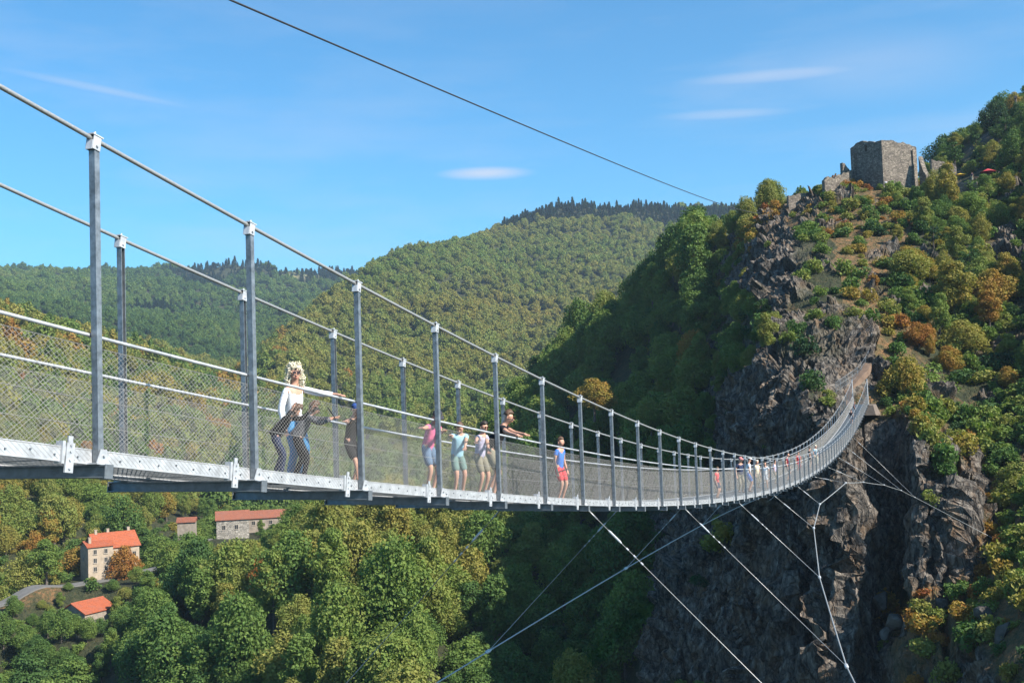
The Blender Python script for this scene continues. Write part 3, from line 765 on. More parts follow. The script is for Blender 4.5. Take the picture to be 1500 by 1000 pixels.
def zone_label(u, v, t, r, var, sc):
    col = ('dark green' if t < .3 else 'green' if t < .46 else 'olive green' if t < .60 else 'yellowish' if t < .76 else 'orange autumn' if t < .92 else 'rust red')
    kind = 'pine' if var == 10 else 'broadleaf tree'
    big = '' if var == 10 else ('small ' if sc < .5 else '' if sc < 1.15 else 'large ')
    if u > 930:
        if v < 330: w = 'level with the castle ruin' if u > 1180 else 'on the ridge left of the castle ruin'
        elif u > 1400: w = ('on the hillside at the right edge, above the deck level' if v < 560 else 'at the right edge, below the bridge landing')
        elif u > 1270: w = ('between the castle and the bridge landing' if v < 480 else 'just right of the bridge landing' if v < 680 else 'on the ledges below the bridge landing')
        elif u > 1120: w = ('above the far end of the footbridge' if v < 560 else 'clinging to the cliff under the footbridge')
        else: w = ('on the steep slope left of the crag' if v < 500 else 'in the shade left of the bridge landing' if v < 700 else 'beside the foot of the shaded cliff')
    elif u > 640:
        w = ('in the shaded gorge above the handrail' if v < 620 else 'behind the middle of the bridge' if v < 745 else 'right under the middle of the deck' if v < 830 else 'deep in the shaded gorge')
        w += ' on the left' if u < 780 else ''
    elif v < 745: w = 'seen through the net behind the walkers'
    elif u > 290:
        w = ('close under the deck' if v < 810 else 'halfway down the lit spur' if v < 900 else 'low on the lit spur') + (' near the grey farmhouse' if u < 430 else ' below the woman in white' if u < 540 else ' below the girl in pink')
    elif v > 885: w = 'below the road in the lower left corner' if u < 150 else 'right of the low dark house'
    else: w = 'on the slope left of the pale house' if u < 110 else 'behind the pale house' if v < 790 else 'right of the pale house'
    lab = f'{big}{col} {kind} {w}'
    return lab, lab.replace(kind, kind+'s')
for i in pick:
    x, y, z, sc, var, t, rot, u, v, r = FO[i]
    lab, gr = zone_label(u, v, t, r, var, sc)
    add_tree((x,y,z), sc, 4 if var == 10 else int(var), t, rot, 'pine_tree' if var == 10 else 'broadleaf_tree', lab, gr)
rest = np.ones(len(FO), bool); rest[pick] = False
FR_ = FO[rest]

# ---- everything else: one wood, placed with geometry nodes on its own points
def instancer(name, rows, coll):
    me = bpy.data.meshes.new(name)
    me.vertices.add(len(rows)); me.vertices.foreach_set('co', rows[:, :3].astype(np.float32).ravel())
    for nm, c, ty in (('scl', 3, 'FLOAT'), ('tint', 5, 'FLOAT'), ('rot', 6, 'FLOAT'), ('variant', 4, 'INT')):
        at = me.attributes.new(nm, ty, 'POINT')
        at.data.foreach_set('value', rows[:, c].astype(np.float32 if ty == 'FLOAT' else np.int32))
    o = bpy.data.objects.new(name, me); COL.objects.link(o)
    ng = bpy.data.node_groups.new(name, 'GeometryNodeTree')
    ng.interface.new_socket('Geometry', in_out='INPUT', socket_type='NodeSocketGeometry')
    ng.interface.new_socket('Geometry', in_out='OUTPUT', socket_type='NodeSocketGeometry')
    gi = ng.nodes.new('NodeGroupInput'); go = ng.nodes.new('NodeGroupOutput')
    ci = ng.nodes.new('GeometryNodeCollectionInfo'); ci.inputs['Collection'].default_value = coll
    ci.inputs['Separate Children'].default_value = True; ci.inputs['Reset Children'].default_value = True
    ip = ng.nodes.new('GeometryNodeInstanceOnPoints'); ip.inputs['Pick Instance'].default_value = True
    def na(nm, ty):
        n = ng.nodes.new('GeometryNodeInputNamedAttribute'); n.data_type = ty; n.inputs[0].default_value = nm; return n.outputs[0]
    L = ng.links.new
    L(gi.outputs[0], ip.inputs['Points']); L(ci.outputs[0], ip.inputs['Instance']); L(na('variant','INT'), ip.inputs['Instance Index'])
    cx = ng.nodes.new('ShaderNodeCombineXYZ'); L(na('rot','FLOAT'), cx.inputs[2])
    e2r = ng.nodes.new('FunctionNodeEulerToRotation'); L(cx.outputs[0], e2r.inputs[0]); L(e2r.outputs[0], ip.inputs['Rotation'])
    sx = ng.nodes.new('ShaderNodeCombineXYZ'); mz = ng.nodes.new('ShaderNodeMath'); mz.operation = 'MULTIPLY'; S_ = na('scl','FLOAT')
    sn = ng.nodes.new('ShaderNodeMath'); sn.operation = 'SINE'; L(na('rot','FLOAT'), sn.inputs[0])
    ma = ng.nodes.new('ShaderNodeMath'); ma.operation = 'MULTIPLY_ADD'; L(sn.outputs[0], ma.inputs[0]); ma.inputs[1].default_value = .22; ma.inputs[2].default_value = 1.0
    L(S_, mz.inputs[0]); L(ma.outputs[0], mz.inputs[1]); L(S_, sx.inputs[0]); L(S_, sx.inputs[1]); L(mz.outputs[0], sx.inputs[2]); L(sx.outputs[0], ip.inputs['Scale']); L(ip.outputs[0], go.inputs[0])
    md = o.modifiers.new('wood', 'NODES'); md.node_group = ng
    return o
isshrub = (FR_[:,4] == 8) | (FR_[:,4] == 9)
w1 = instancer('far_forest', FR_[~isshrub & (FR_[:,9] > 500)], protos); tag(w1, kind='stuff', label='dense broadleaf forest with spruce plantations covering the far hills', cat='forest')
w2 = instancer('woodland', FR_[~isshrub & (FR_[:,9] <= 500)], protos); tag(w2, kind='stuff', label='mixed autumn woodland covering the near slopes and valley', cat='woodland')
w3 = instancer('undergrowth', FR_[isshrub], protos); tag(w3, kind='stuff', label='low bushes and heather between the rocks of the crag', cat='bushes')
# haze
hz = MB(); hz.box((-5500,-5500,-74),(5500,5500,470)); hz = hz.build('haze', None)
hm = bpy.data.materials.new('haze'); hm.use_nodes = True; t = hm.node_tree; t.nodes.clear()
pv = N(t, 'ShaderNodeVolumePrincipled'); pv.inputs['Color'].default_value = (.62,.80,1,1); pv.inputs['Density'].default_value = 0.00011; pv.inputs['Anisotropy'].default_value = .2
mo = N(t, 'ShaderNodeOutputMaterial'); t.links.new(pv.outputs[0], mo.inputs['Volume'])
hz.data.materials.clear(); hz.data.materials.append(hm); tag(hz, kind='stuff')

# ------------------------------------------------------------------ the suspension footbridge
BD, BW = 2.3151145, 1.6718468
SL_ = 55.2967
def DZ(x): return 0.0010912988*(x-63.288008)**2 - 0.0067089294e-4*x**3
def HH(x): return 1.36571829+0.00034976400*(x-59.377352)**2-0.0088587776e-4*(x-59.377352)**3
bridge = empty('suspension_footbridge', (0, 0, DZ(0)), 0, 'long galvanised steel suspension footbridge with wire net sides hanging across the gorge', 'bridge')
BO = np.array([0, 0, DZ(0)])
def bp(mb, name, mat, parent=None, smooth=False, mats=None):
    """part of the bridge given in world coordinates"""
    mb.v = [(p[0]-BO[0], p[1]-BO[1], p[2]-BO[2]) for p in mb.v]
    return mb.build(name, mat, parent or bridge, smooth, mats)
K0, K1 = -3, 55
stations = list(range(K0, K1+1))
xs_ = [s*BD for s in stations]; XE = SL_*BD
if True:
    # main cables, sagging lower than the deck's own curve; anchored behind the end frames
    for y in (0.0, BW):
        pts = [(-9.5, y, DZ(-9.5)+HH(-9.5))]+[(x, y, DZ(x)+HH(x)) for x in np.arange(-6.945, XE, BD/2)]+[(XE, y, DZ(XE)+HH(XE)), (XE+1.6, y, DZ(XE)+1.1), (XE+2.7, y, DZ(XE)-.3)]
        bp(MB().tube(pts, .021, 8), 'main_cable', ROPE, smooth=True)
        ry = .062 if y == 0 else BW-.062
        pts = [(x, ry, DZ(x)+1.10) for x in np.arange(-9, XE, BD/2)]+[(XE, ry, DZ(XE)+1.1)]
        bp(MB().tube(pts, .0165, 8), 'handrail', GALV2, smooth=True)
        for hz_ in (1.0, .55, .12):
            ny = .045 if y == 0 else BW-.045
            bp(MB().tube([(x, ny, DZ(x)+hz_) for x in np.arange(-9, XE, BD)], .0030, 4), 'edge_wire', WIRE)
def channel(h, w=.062, t=.008):
    """U shaped steel post, open side towards the deck"""
    m = MB()
    m.box((-w/2, -w/2, 0), (w/2, -w/2+t, h)); m.box((-w/2, -w/2+t+.0005, 0), (-w/2+t, w/2, h)); m.box((w/2-t, -w/2+t+.0005, 0), (w/2, w/2, h))
    return m
clampM = MB()
clampM.box((-.046,-.040,-.10),(.046,-.034,.022)); clampM.box((-.046,.034,-.10),(.046,.040,.022)); clampM.box((-.064,-.046,.0225),(.064,.046,.034)); clampM.box((-.05,-.0335,-.105),(-.038,.0335,-.02)); clampM.box((.038,-.0335,-.105),(.05,.0335,-.02))
clampM.tube([(0,-.055,-.065),(0,.055,-.065)], .012, 6); clampM.tube([(-.03,-.03,.034),(-.03,-.03,.052)], .009, 6); clampM.tube([(.03,.03,.034),(.03,.03,.052)], .009, 6)
clamp_o = clampM.build('cable_clamp', GALV2, bridge); clamp_me = clamp_o.data; bpy.data.objects.remove(clamp_o)
footM = MB()
footM.box((-.085,-.06,.0),(.085,.06,.012))
for sy_ in (-.048, .040):
    footM.hexa([(-.075,sy_,.0125),(.075,sy_,.0125),(.075,sy_+.008,.0125),(-.075,sy_+.008,.0125),(-.034,sy_,.13),(.034,sy_,.13),(.034,sy_+.008,.13),(-.034,sy_+.008,.13)])
footM.tube([(0,-.066,.075),(0,.062,.075)], .012, 6)
foot_o = footM.build('post_foot', GALV2, bridge); foot_me = foot_o.data; bpy.data.objects.remove(foot_o)
def child(name, me, parent, loc, rot=(0,0,0)):
    o = bpy.data.objects.new(name, me); COL.objects.link(o); o.parent = parent; o.location = loc; o.rotation_euler = rot
    return o
beam = MB()     # channel beam across, both ends standing out past the posts
y0, y1 = -.11, BW+.17
beam.box((-.045,y0,-.012),(.045,y1,0)); beam.box((-.045,y0,-.11),(.045,y1,-.098)); beam.box((-.008,y0,-.0975),(.008,y1,-.0125))
beam.box((-.050,y0-.010,-.115),(.050,y0-.001,.004)); beam.box((-.05,y1+.001,-.115),(.05,y1+.010,.004)); beam.box((-.03,y1-.13,.0005),(.03,y1-.05,.03))
beam_o = beam.build('crossbeam', DARKSTEEL, bridge); beam_me = beam_o.data; bpy.data.objects.remove(beam_o)
def slope_at(x): return (DZ(x+.1)-DZ(x-.1))/.2
splice = MB()
splice.box((-.075,-.020,-.015),(-.045,.055,.17)); splice.box((-.030,-.022,-.085),(.060,-.006,.16)); splice.box((-.015,-.020,.1605),(.035,-.008,.215)); splice.box((-.042,-.012,.05),(-.032,.012,.13))
for q in (-.05, .02, .09, .14): splice.tube([(.015,-.033,q),(.015,-.0225,q)], .012, 6)
splice_o = splice.build('splice_plate', GALV2, bridge); splice_me = splice_o.data; bpy.data.objects.remove(splice_o)
for s in stations:
    x = s*BD; z = DZ(x)-BO[2]; al = -math.atan(slope_at(x))
    child('crossbeam', beam_me, bridge, (x, 0, z), (0, al, 0))
    for y, fl in ((0.0, 0), (BW, 1)):
        h = HH(x)
        p = channel(h).build('post', GALV, bridge)
        p.location = (x, y, z); p.rotation_euler = (0, 0, math.pi if fl else 0)
        ca = -math.atan((DZ(x+.1)+HH(x+.1)-DZ(x-.1)-HH(x-.1))/.2)
        child('cable_clamp', clamp_me, p, (0, 0, h), (0, ca if not fl else -ca, 0))
        child('foot', foot_me, p, (0, 0, .0015), (0, al if not fl else -al, 0))
# bays: stringers, grating, nets
def bay_pt(x, y, dz): return (x, y, DZ(x)+dz)
for s in stations[:-1]:
    xa, xb = s*BD+.001, (s+1)*BD-.001
    m2 = s*BD+BD*.86                       # the stringer pieces meet short of the next post
    for y, sg in ((.045, 1), (BW-.045, -1)):
        xs0, xs1 = (s-1)*BD+BD*.86+.003, s*BD+BD*.86-.003
        m = MB(); n = 5; q = np.linspace(xs0, xs1, n)
        ya, yb = (y, y+.012*sg) if sg > 0 else (y-.012, y)
        for i in range(n-1):
            a, b = q[i]+(0 if i == 0 else 0), q[i+1]
            m.hexa([(a,ya,DZ(a)+.002),(b,ya,DZ(b)+.002),(b,yb,DZ(b)+.002),(a,yb,DZ(a)+.002),(a,ya,DZ(a)+.132),(b,ya,DZ(b)+.132),(b,yb,DZ(b)+.132),(a,yb,DZ(a)+.132)])
        fy0, fy1 = (y+.0125, y+.05) if sg > 0 else (y-.05, y-.0125)
        for i in range(n-1):
            a, b = q[i], q[i+1]
            for zz0 in (.003, .121):
                m.hexa([(a,fy0,DZ(a)+zz0),(b,fy0,DZ(b)+zz0),(b,fy1,DZ(b)+zz0),(a,fy1,DZ(a)+zz0),(a,fy0,DZ(a)+zz0+.01),(b,fy0,DZ(b)+zz0+.01),(b,fy1,DZ(b)+zz0+.01),(a,fy1,DZ(a)+zz0+.01)])
        if s < 14 and sg > 0:
            for k in range(9):
                bx = xs0+(k+.5)*(xs1-xs0)/9
                m.tube([(bx, ya-.012, DZ(bx)+.055+.022*(k % 2)), (bx, ya-.0005, DZ(bx)+.055+.022*(k % 2))], .009, 6, 1)
        bp(m, 'stringer', None, mats=[GALV2, DARKSTEEL])
        xj = s*BD+BD*.86
        if sg > 0: child('splice_plate', splice_me, bridge, (xj, y-.002, DZ(xj)-BO[2]), (0, -math.atan(slope_at(xj)), 0))
    # grating: flat bars along, rods across
    g = MB(); nb = 26 if s < 8 else 13
    for k in range(nb):
        y = .105+(BW-.21)*k/(nb-1)
        g.hexa([(xa,y-.002,DZ(xa)+.06),(xb,y-.002,DZ(xb)+.06),(xb,y+.002,DZ(xb)+.06),(xa,y+.002,DZ(xa)+.06),(xa,y-.002,DZ(xa)+.09),(xb,y-.002,DZ(xb)+.09),(xb,y+.002,DZ(xb)+.09),(xa,y+.002,DZ(xa)+.09)])
    nr = 34 if s < 8 else 17
    for k in range(nr):
        x = xa+(xb-xa)*(k+.5)/nr
        g.box((x-.006,.10,DZ(x)+.0905),(x+.006,BW-.10,DZ(x)+.0945 if s < 8 else DZ(x)+.0985))
    if s >= 8: g.hexa([(xa,.11,DZ(xa)+.070),(xb,.11,DZ(xb)+.070),(xb,BW-.11,DZ(xb)+.070),(xa,BW-.11,DZ(xa)+.070),(xa,.11,DZ(xa)+.074),(xb,.11,DZ(xb)+.074),(xb,BW-.11,DZ(xb)+.074),(xa,BW-.11,DZ(xa)+.074)])
    bp(g, 'deck_grating', GALV)
    # nets of wire lozenges on both sides
    for y, rr_ in ((.045, 1), (BW-.045, 1)):
        m = MB(); cw = .062 if s < 8 else (.085 if s < 16 else .14) ; hgt = 1.0; z0_ = .02; kx = 1.35       # lozenges longer than high
        wr = .0015 if s < 3 else (.0013 if s < 8 else (.0017 if s < 16 else .0032))
        L_ = xb-xa
        step = cw
        run = (hgt-z0_)*kx
        for sg in (1, -1):
            c = -run
            while c < L_:
                ta_, tb_ = 0.0, 1.0
                xa_, xb_ = c, c+run
                if xa_ < 0: ta_ = -xa_/run
                if xb_ > L_: tb_ = (L_-xa_)/run
                if tb_-ta_ > .02:
                    px0, px1 = xa_+run*ta_, xa_+run*tb_
                    zz0, zz1 = z0_+(hgt-z0_)*ta_, z0_+(hgt-z0_)*tb_
                    if sg < 0: px0, px1 = L_-px0, L_-px1
                    X0, X1 = xa+px0, xa+px1
                    m.tube([(X0,y+.002*sg,DZ(X0)+zz0),(X1,y+.002*sg,DZ(X1)+zz1)], wr, 3, cap=False)
                c += step
        bp(m, 'net_panel', WIRE)
# wind cables: a steel rope on each side, drawn in by ties every fourth beam
def woff(s): return 1.05+(.0225 if s < 22 else .0105)*(s-22)**2
TS = [6, 10, 14, 18, 22, 26, 30, 34, 38, 42, 46]
def wpt(s, side):
    o = woff(s); x = s*BD
    if side < 0: return np.array([x, -float(np.interp(s, NEAR_S, NEAR_Y)), DZ(x)-float(np.interp(s, NEAR_S, NEAR_Z))])
    return np.array([x, (-o if side < 0 else BW+o), DZ(x)-o])
endn = at_r(1472, 797, 121.5)
NEAR_S = [-2,2,6,10,14,18,22,26,30,34,38,42]; NEAR_Y = [13.4,9.5,6.5,4.22,2.75,1.72,1.16,1.83,2.31,3.23,4.16,5.04]; NEAR_Z = [13.4,9.4,6.4,4.2,2.65,1.5,1.0,.45,1.10,2.16,3.63,5.47]
for side in (-1, 1):
    ss = list(np.arange(-2, 42.01, 1.0))
    pts = [wpt(s, side) for s in ss]
    if side < 0: pts += [endn]
    else: pts += [wpt(s, side) for s in (44, 46, 48)]
    bp(MB().tube(pts, .022, 7), 'wind_cable', ROPE, smooth=True)
    for s in TS:
        if side < 0 and s == 46: continue
        x = s*BD; yb = -.10 if side < 0 else BW+.14
        a = np.array([x, yb, DZ(x)-.10]); b = wpt(s, side)
        d = (b-a); Ld = np.linalg.norm(d); d = d/Ld
        m = MB().tube([a, a+d*min(.25, Ld*.2)], .016, 6).tube([a+d*min(.25, Ld*.2), b], (.009 if s < 12 else .012) if s < 30 else .015, 5)
        tc = bp(m, 'tie_cable', ROPE, smooth=True)
        tb = MB(); q0 = min(.55, Ld*.25)
        tb.tube([a+d*q0, a+d*(q0+.05), a+d*(q0+.32), a+d*(q0+.37)], [.012,.024,.024,.012], 8)
        for e in (1.05, 1.25, 1.45):
            if Ld > 3: tb.tube([a+d*e, a+d*(e+.06)], .020, 6)
        bp(tb, 'turnbuckle', GALV2)
        cl = MB(); t_ = wpt(s+.05, side)-wpt(s-.05, side); t_ /= np.linalg.norm(t_)
        cl.tube([b-t_*.14, b-t_*.05, b+t_*.05, b+t_*.14], [.035,.055,.055,.035], 8)
        bp(cl, 'rope_clamp', GALV2)
# far end: portal feet, concrete landing
land = MB()
CONC = simple('concrete', (.15,.12,.10), .9, 0, .2, 3, bmp=.4)
zE = DZ(XE)
land.hexa([(XE-.3,-.8,zE-1.3),(XE+3.8,-1.3,zE-1.5),(XE+3.9,BW+1.0,zE-1.5),(XE-.2,BW+.6,zE-1.3),(XE-.1,-.55,zE-.14),(XE+3.4,-.7,zE-.05),(XE+3.4,BW+.7,zE-.05),(XE-.05,BW+.4,zE-.14)])
lo = land.build('landing_block', CONC); tag(lo, 'pale concrete landing block that carries the far end of the footbridge', 'foundation')
for y in (0.0, BW):
    m = MB(); h = HH(XE); z = DZ(XE)
    m.tube([(XE-.5,y,z),(XE,y,z+h+.1)], .045, 6); m.tube([(XE+.45,y,z),(XE,y,z+h+.1)], .045, 6); m.box((XE-.10,y-.06,z+h+.02),(XE+.10,y+.06,z+h+.2))
    m.tube([(XE-.3,y,z+h*.42),(XE+.26,y,z+h*.42)], .03, 5)
    bp(m, 'end_frame', GALV2)

# zip wire high over the bridge, from above the viewpoint to the ridge left of the castle
A_ = at_r(318, -8, 17.0); B_ = at_r(1125, 312, 290.0)
A0_ = A_ + (A_-B_)*.10
pts = []
for t in np.linspace(0, 1, 60):
    p = A_+(B_-A_)*t; p[2] -= 4*1.15*t*(1-t)*1.0
    pts.append(p)
zw = MB().tube([A0_+np.array([0,0,.3])]+pts, [.016+.0008*i for i in range(61)], 6)
o = zw.build('zip_wire', BLACKROPE, smooth=True); tag(o, 'thin black cable crossing the sky above the footbridge down to the ridge', 'cable')

# ------------------------------------------------------------------ castle ruin
def stone_mat(name, c0, c1, scale):
    m, t, b = new_mat(name)
    oc = N(t, 'ShaderNodeTexCoord').outputs['Object']
    vo = N(t, 'ShaderNodeTexVoronoi'); vo.inputs['Scale'].default_value = scale
    ed = N(t, 'ShaderNodeTexVoronoi', feature='DISTANCE_TO_EDGE'); ed.inputs['Scale'].default_value = scale
    mp = N(t, 'ShaderNodeMapping'); mp.inputs['Scale'].default_value = (1,1,1.9); t.links.new(oc, mp.inputs[0])
    t.links.new(mp.outputs[0], vo.inputs['Vector']); t.links.new(mp.outputs[0], ed.inputs['Vector'])
    sv = N(t, 'ShaderNodeSeparateColor'); t.links.new(vo.outputs['Color'], sv.inputs[0])
    nz = noise_(t, .6, 4, .6, oc)
    c = ramp(t, sv.outputs[0], [(0.0, c0), (.6, tuple((a+b_)/2 for a, b_ in zip(c0, c1))), (1, c1)])
    c = mixc(t, 1.0, c, ramp(t, nz, [(.3, (.65,.62,.6)), (.7, (1.15,1.1,1.02))]), 'MULTIPLY')
    e = ramp(t, ed.outputs['Distance'], [(0, (0,0,0)), (.08, (1,1,1))])
    c = mixc(t, e, (.06,.055,.05), c)
    t.links.new(c, b.inputs['Base Color']); b.inputs['Roughness'].default_value = .9; b.inputs['Specular IOR Level'].default_value = .2
    bump(t, b, e, .8, .06)
    return m
RUIN = stone_mat('ruin_masonry', (.13,.115,.10), (.34,.30,.26), 2.6)
DARKIN = simple('dark_opening', (.015,.014,.013), .9)
def wall_strip(p, q, th, base, tops, rs, seg=.7, holes=()):
    """thick ruined wall from p to q (xy), outer face on the left of p->q reversed; uneven top; holes = (s0,s1,z0,z1) cut right through"""
    p, q = np.array(p, float), np.array(q, float); L = np.linalg.norm(q-p); d = (q-p)/L; nrm = np.array([-d[1], d[0]])
    cuts = sorted(set([0, L]+[h for ho in holes for h in ho[:2]]+list(np.arange(seg, L, seg))))
    m = MB()
    tp = lambda s: np.interp(s/L, [t[0] for t in tops], [t[1] for t in tops]) + .32*vnoise(np.array([s*1.3]), 0, 0, int(abs(p[0]*7)) % 97)[0] + .18*rs.uniform(-1,1)
    hs = {c: tp(c) for c in cuts}
    for a, b in zip(cuts[:-1], cuts[1:]):
        if b-a < 1e-4: continue
        st = rs.uniform(-.1,.1)
        spans = [(base, None)]
        for ho in holes:
            if a >= ho[0]-1e-6 and b <= ho[1]+1e-6: spans = [(base, ho[2]), (ho[3], None)]
        for z0, z1 in spans:
            za, zb = (z1, z1) if z1 is not None else (hs[a]+st, hs[b]+st)
            A, B = p+d*a, p+d*b; A2, B2 = A+nrm*th, B+nrm*th
            m.hexa([(*A,z0),(*B,z0),(*B2,z0),(*A2,z0),(*A,za),(*B,zb),(*B2,zb),(*A2,za)])
    return m
rsC = np.random.RandomState(3)
cor = at_r(1294, 262, 228)       # the near corner of the keep
Lc = at_r(1247, 250, 233.5); Rc = at_r(1345, 266, 232.5); 
zc = at_r(1294, 272, 228)[2]
ztL, ztC, ztR = at_r(1247, 214, 233.5)[2], at_r(1293, 206, 228)[2], at_r(1345, 214, 232.5)[2]
castle = empty('castle_ruin', (cor[0], cor[1], zc-1.5), 0, 'roofless square stone ruin with one shaded and one sunlit wall on the crag top', 'castle')
CB = np.array([cor[0], cor[1], zc-1.5])
def cp_(mb, name, mat, parent=None):
    mb.v = [(a-CB[0], b-CB[1], c-CB[2]) for a, b, c in mb.v]; return mb.build(name, mat, parent or castle)
th = 1.1
back = Lc[:2]+(Rc[:2]-cor[:2])
lw = np.linalg.norm(Lc[:2]-cor[:2]); 
h0 = at_r(1272, 222, 231)[2]; h1 = at_r(1272, 213, 231)[2]
mid = lw*.50
cp_(wall_strip(Lc[:2], cor[:2], -th if False else th, zc-6.5, [(0,ztL-.5),(.12,ztL),(.5,(ztL+ztC)/2+.35),(.8,ztC+.25),(1,ztC)], rsC, holes=[(mid-.30, mid+.30, h0, h1)]), 'wall', RUIN)
cp_(wall_strip(cor[:2], Rc[:2], th, zc-6.5, [(0,ztC),(.05,ztC+.1),(.5,(ztR+ztC)/2+.35),(.92,ztR+.2),(1,ztR-.3)], rsC), 'wall', RUIN)
cp_(wall_strip(Rc[:2], back, th, zc-3.5, [(0,ztR-.6),(.3,ztR-2.0),(1,ztR-1.2)], rsC), 'wall', RUIN)
cp_(wall_strip(back, Lc[:2], th, zc-3.5, [(0,ztR-2.2),(.5,ztR-3.5),(1,ztL-1.5)], rsC), 'wall', RUIN)
def ruin_piece(name, u0, v0, u1, v1, r0, r1, tops, label, cat='wall', th=.9, holes=(), base=3):
    a = at_r(u0, v0, r0); b = at_r(u1, v1, r1)
    tz = [(t, at_r(u0+(u1-u0)*t, vv, r0+(r1-r0)*t)[2]) for t, vv in tops]
    zb = min(a[2], b[2])-base
    m = wall_strip(a[:2], b[:2], th, zb, tz, rsC, .5)
    O = np.array([a[0], a[1], zb]); m.v = [(p[0]-O[0], p[1]-O[1], p[2]-O[2]) for p in m.v]
    o = m.build(name, RUIN); o.location = O; tag(o, label, cat)
    return o
ruin_piece('broken_wall', 1347, 262, 1357, 264, 231, 229, [(0,232),(.3,241),(.6,250),(1,257)], 'broken upright stump of stone wall against the right end of the ruin')
ruin_piece('broken_wall', 1235, 255, 1246, 254, 231, 232, [(0,240),(.4,239),(.6,244),(1,250)], 'small broken stone stub at the left foot of the ruin')
ruin_piece('terrace_wall', 1208, 268, 1248, 256, 226, 230, [(0,262),(.5,257),(1,251)], 'low rough terrace wall running down left from the ruin')
ruin_piece('ruined_wall', 1366, 262, 1402, 262, 252, 254, [(0,234),(.2,236),(.6,238),(1,243)], 'lower dark stone wall standing behind the right side of the ruin', base=5)
ruin_piece('terrace_wall', 1362, 276, 1432, 280, 238, 236, [(0,264),(.5,265),(1,268)], 'low stone terrace wall below the visitors right of the ruin', base=4)
ruin_piece('retaining_wall', 1156, 312, 1192, 308, 232, 234, [(0,286),(.3,284),(1,281)], 'grey square retaining wall on the ridge left below the ruin', base=4)
# tents or stalls on the terrace
def canopy_tent(u, v, r, w, h, mat, label):
    p = at_r(u, v, r); m = MB(); g = empty('canopy_tent', p, YAW, label, 'tent')
    n = 6
    pts = [(w/2*math.cos(2*math.pi*k/n), w/2*math.sin(2*math.pi*k/n), h*.72) for k in range(n)]
    m.add(pts+[(0,0,h)], [(k, (k+1) % n, n) for k in range(n)]+[tuple(reversed(range(n)))]); m.build('roof_cloth', mat, g)
    f = MB(); f.tube([(0,0,-1),(0,0,h*.95)], .05, 5); f.build('pole', BARK, g)
REDC = simple('red_cloth', (.42,.04,.05), .8); YELC = simple('yellow_cloth', (.65,.42,.04), .8)
canopy_tent(1448, 264, 244, 3.2, 2.4, REDC, 'dark red canopy on the terrace right of the castle ruin')
canopy_tent(1407, 263, 246, 2.4, 1.3, YELC, 'small yellow canopy among the visitors right of the castle ruin')
# summit post
p = at_r(1488, 152, 300); m = MB(); m.tube([(0,0,-4),(0,0,2.0)], .28, 6); m.box((-.5,-.35,1.3),(.5,.35,1.7))
o = m.build('marker_post', BARK); o.location = p; tag(o, 'dark marker post standing on the skyline at the top right', 'post')

# ------------------------------------------------------------------ houses in the valley
def tile_mat(name, col):
    m, t, b = new_mat(name)
    oc = N(t, 'ShaderNodeTexCoord').outputs['Object']
    nz = noise_(t, 3.0, 5, .7, oc); n2 = noise_(t, .5, 3, .6, oc)
    c = ramp(t, nz, [(.3, tuple(.62*k for k in col)), (.55, col), (.75, tuple(min(1,1.35*k) for k in col))])
    c = mixc(t, ramp(t, n2, [(.5,(0,0,0)),(.7,(.5,)*3)]), c, tuple(.55*k+.05 for k in col))
    t.links.new(c, b.inputs['Base Color']); b.inputs['Roughness'].default_value = .8
    return m
TILE = tile_mat('clay_tiles', (.34,.085,.034)); TILE2 = tile_mat('old_clay_tiles', (.27,.095,.055))
PLAST = simple('stone_render', (.33,.265,.20), .9, var=.22, scale=1.2); PLAST2 = simple('weathered_render', (.26,.22,.18), .9, var=.3, scale=1.0)
GREYST = stone_mat('grey_stonework', (.25,.24,.22), (.45,.43,.40), 1.6)
GLASS = simple('window_pane', (.03,.035,.04), .15, spec=.6); FRAME = simple('window_frame', (.35,.30,.25), .7)
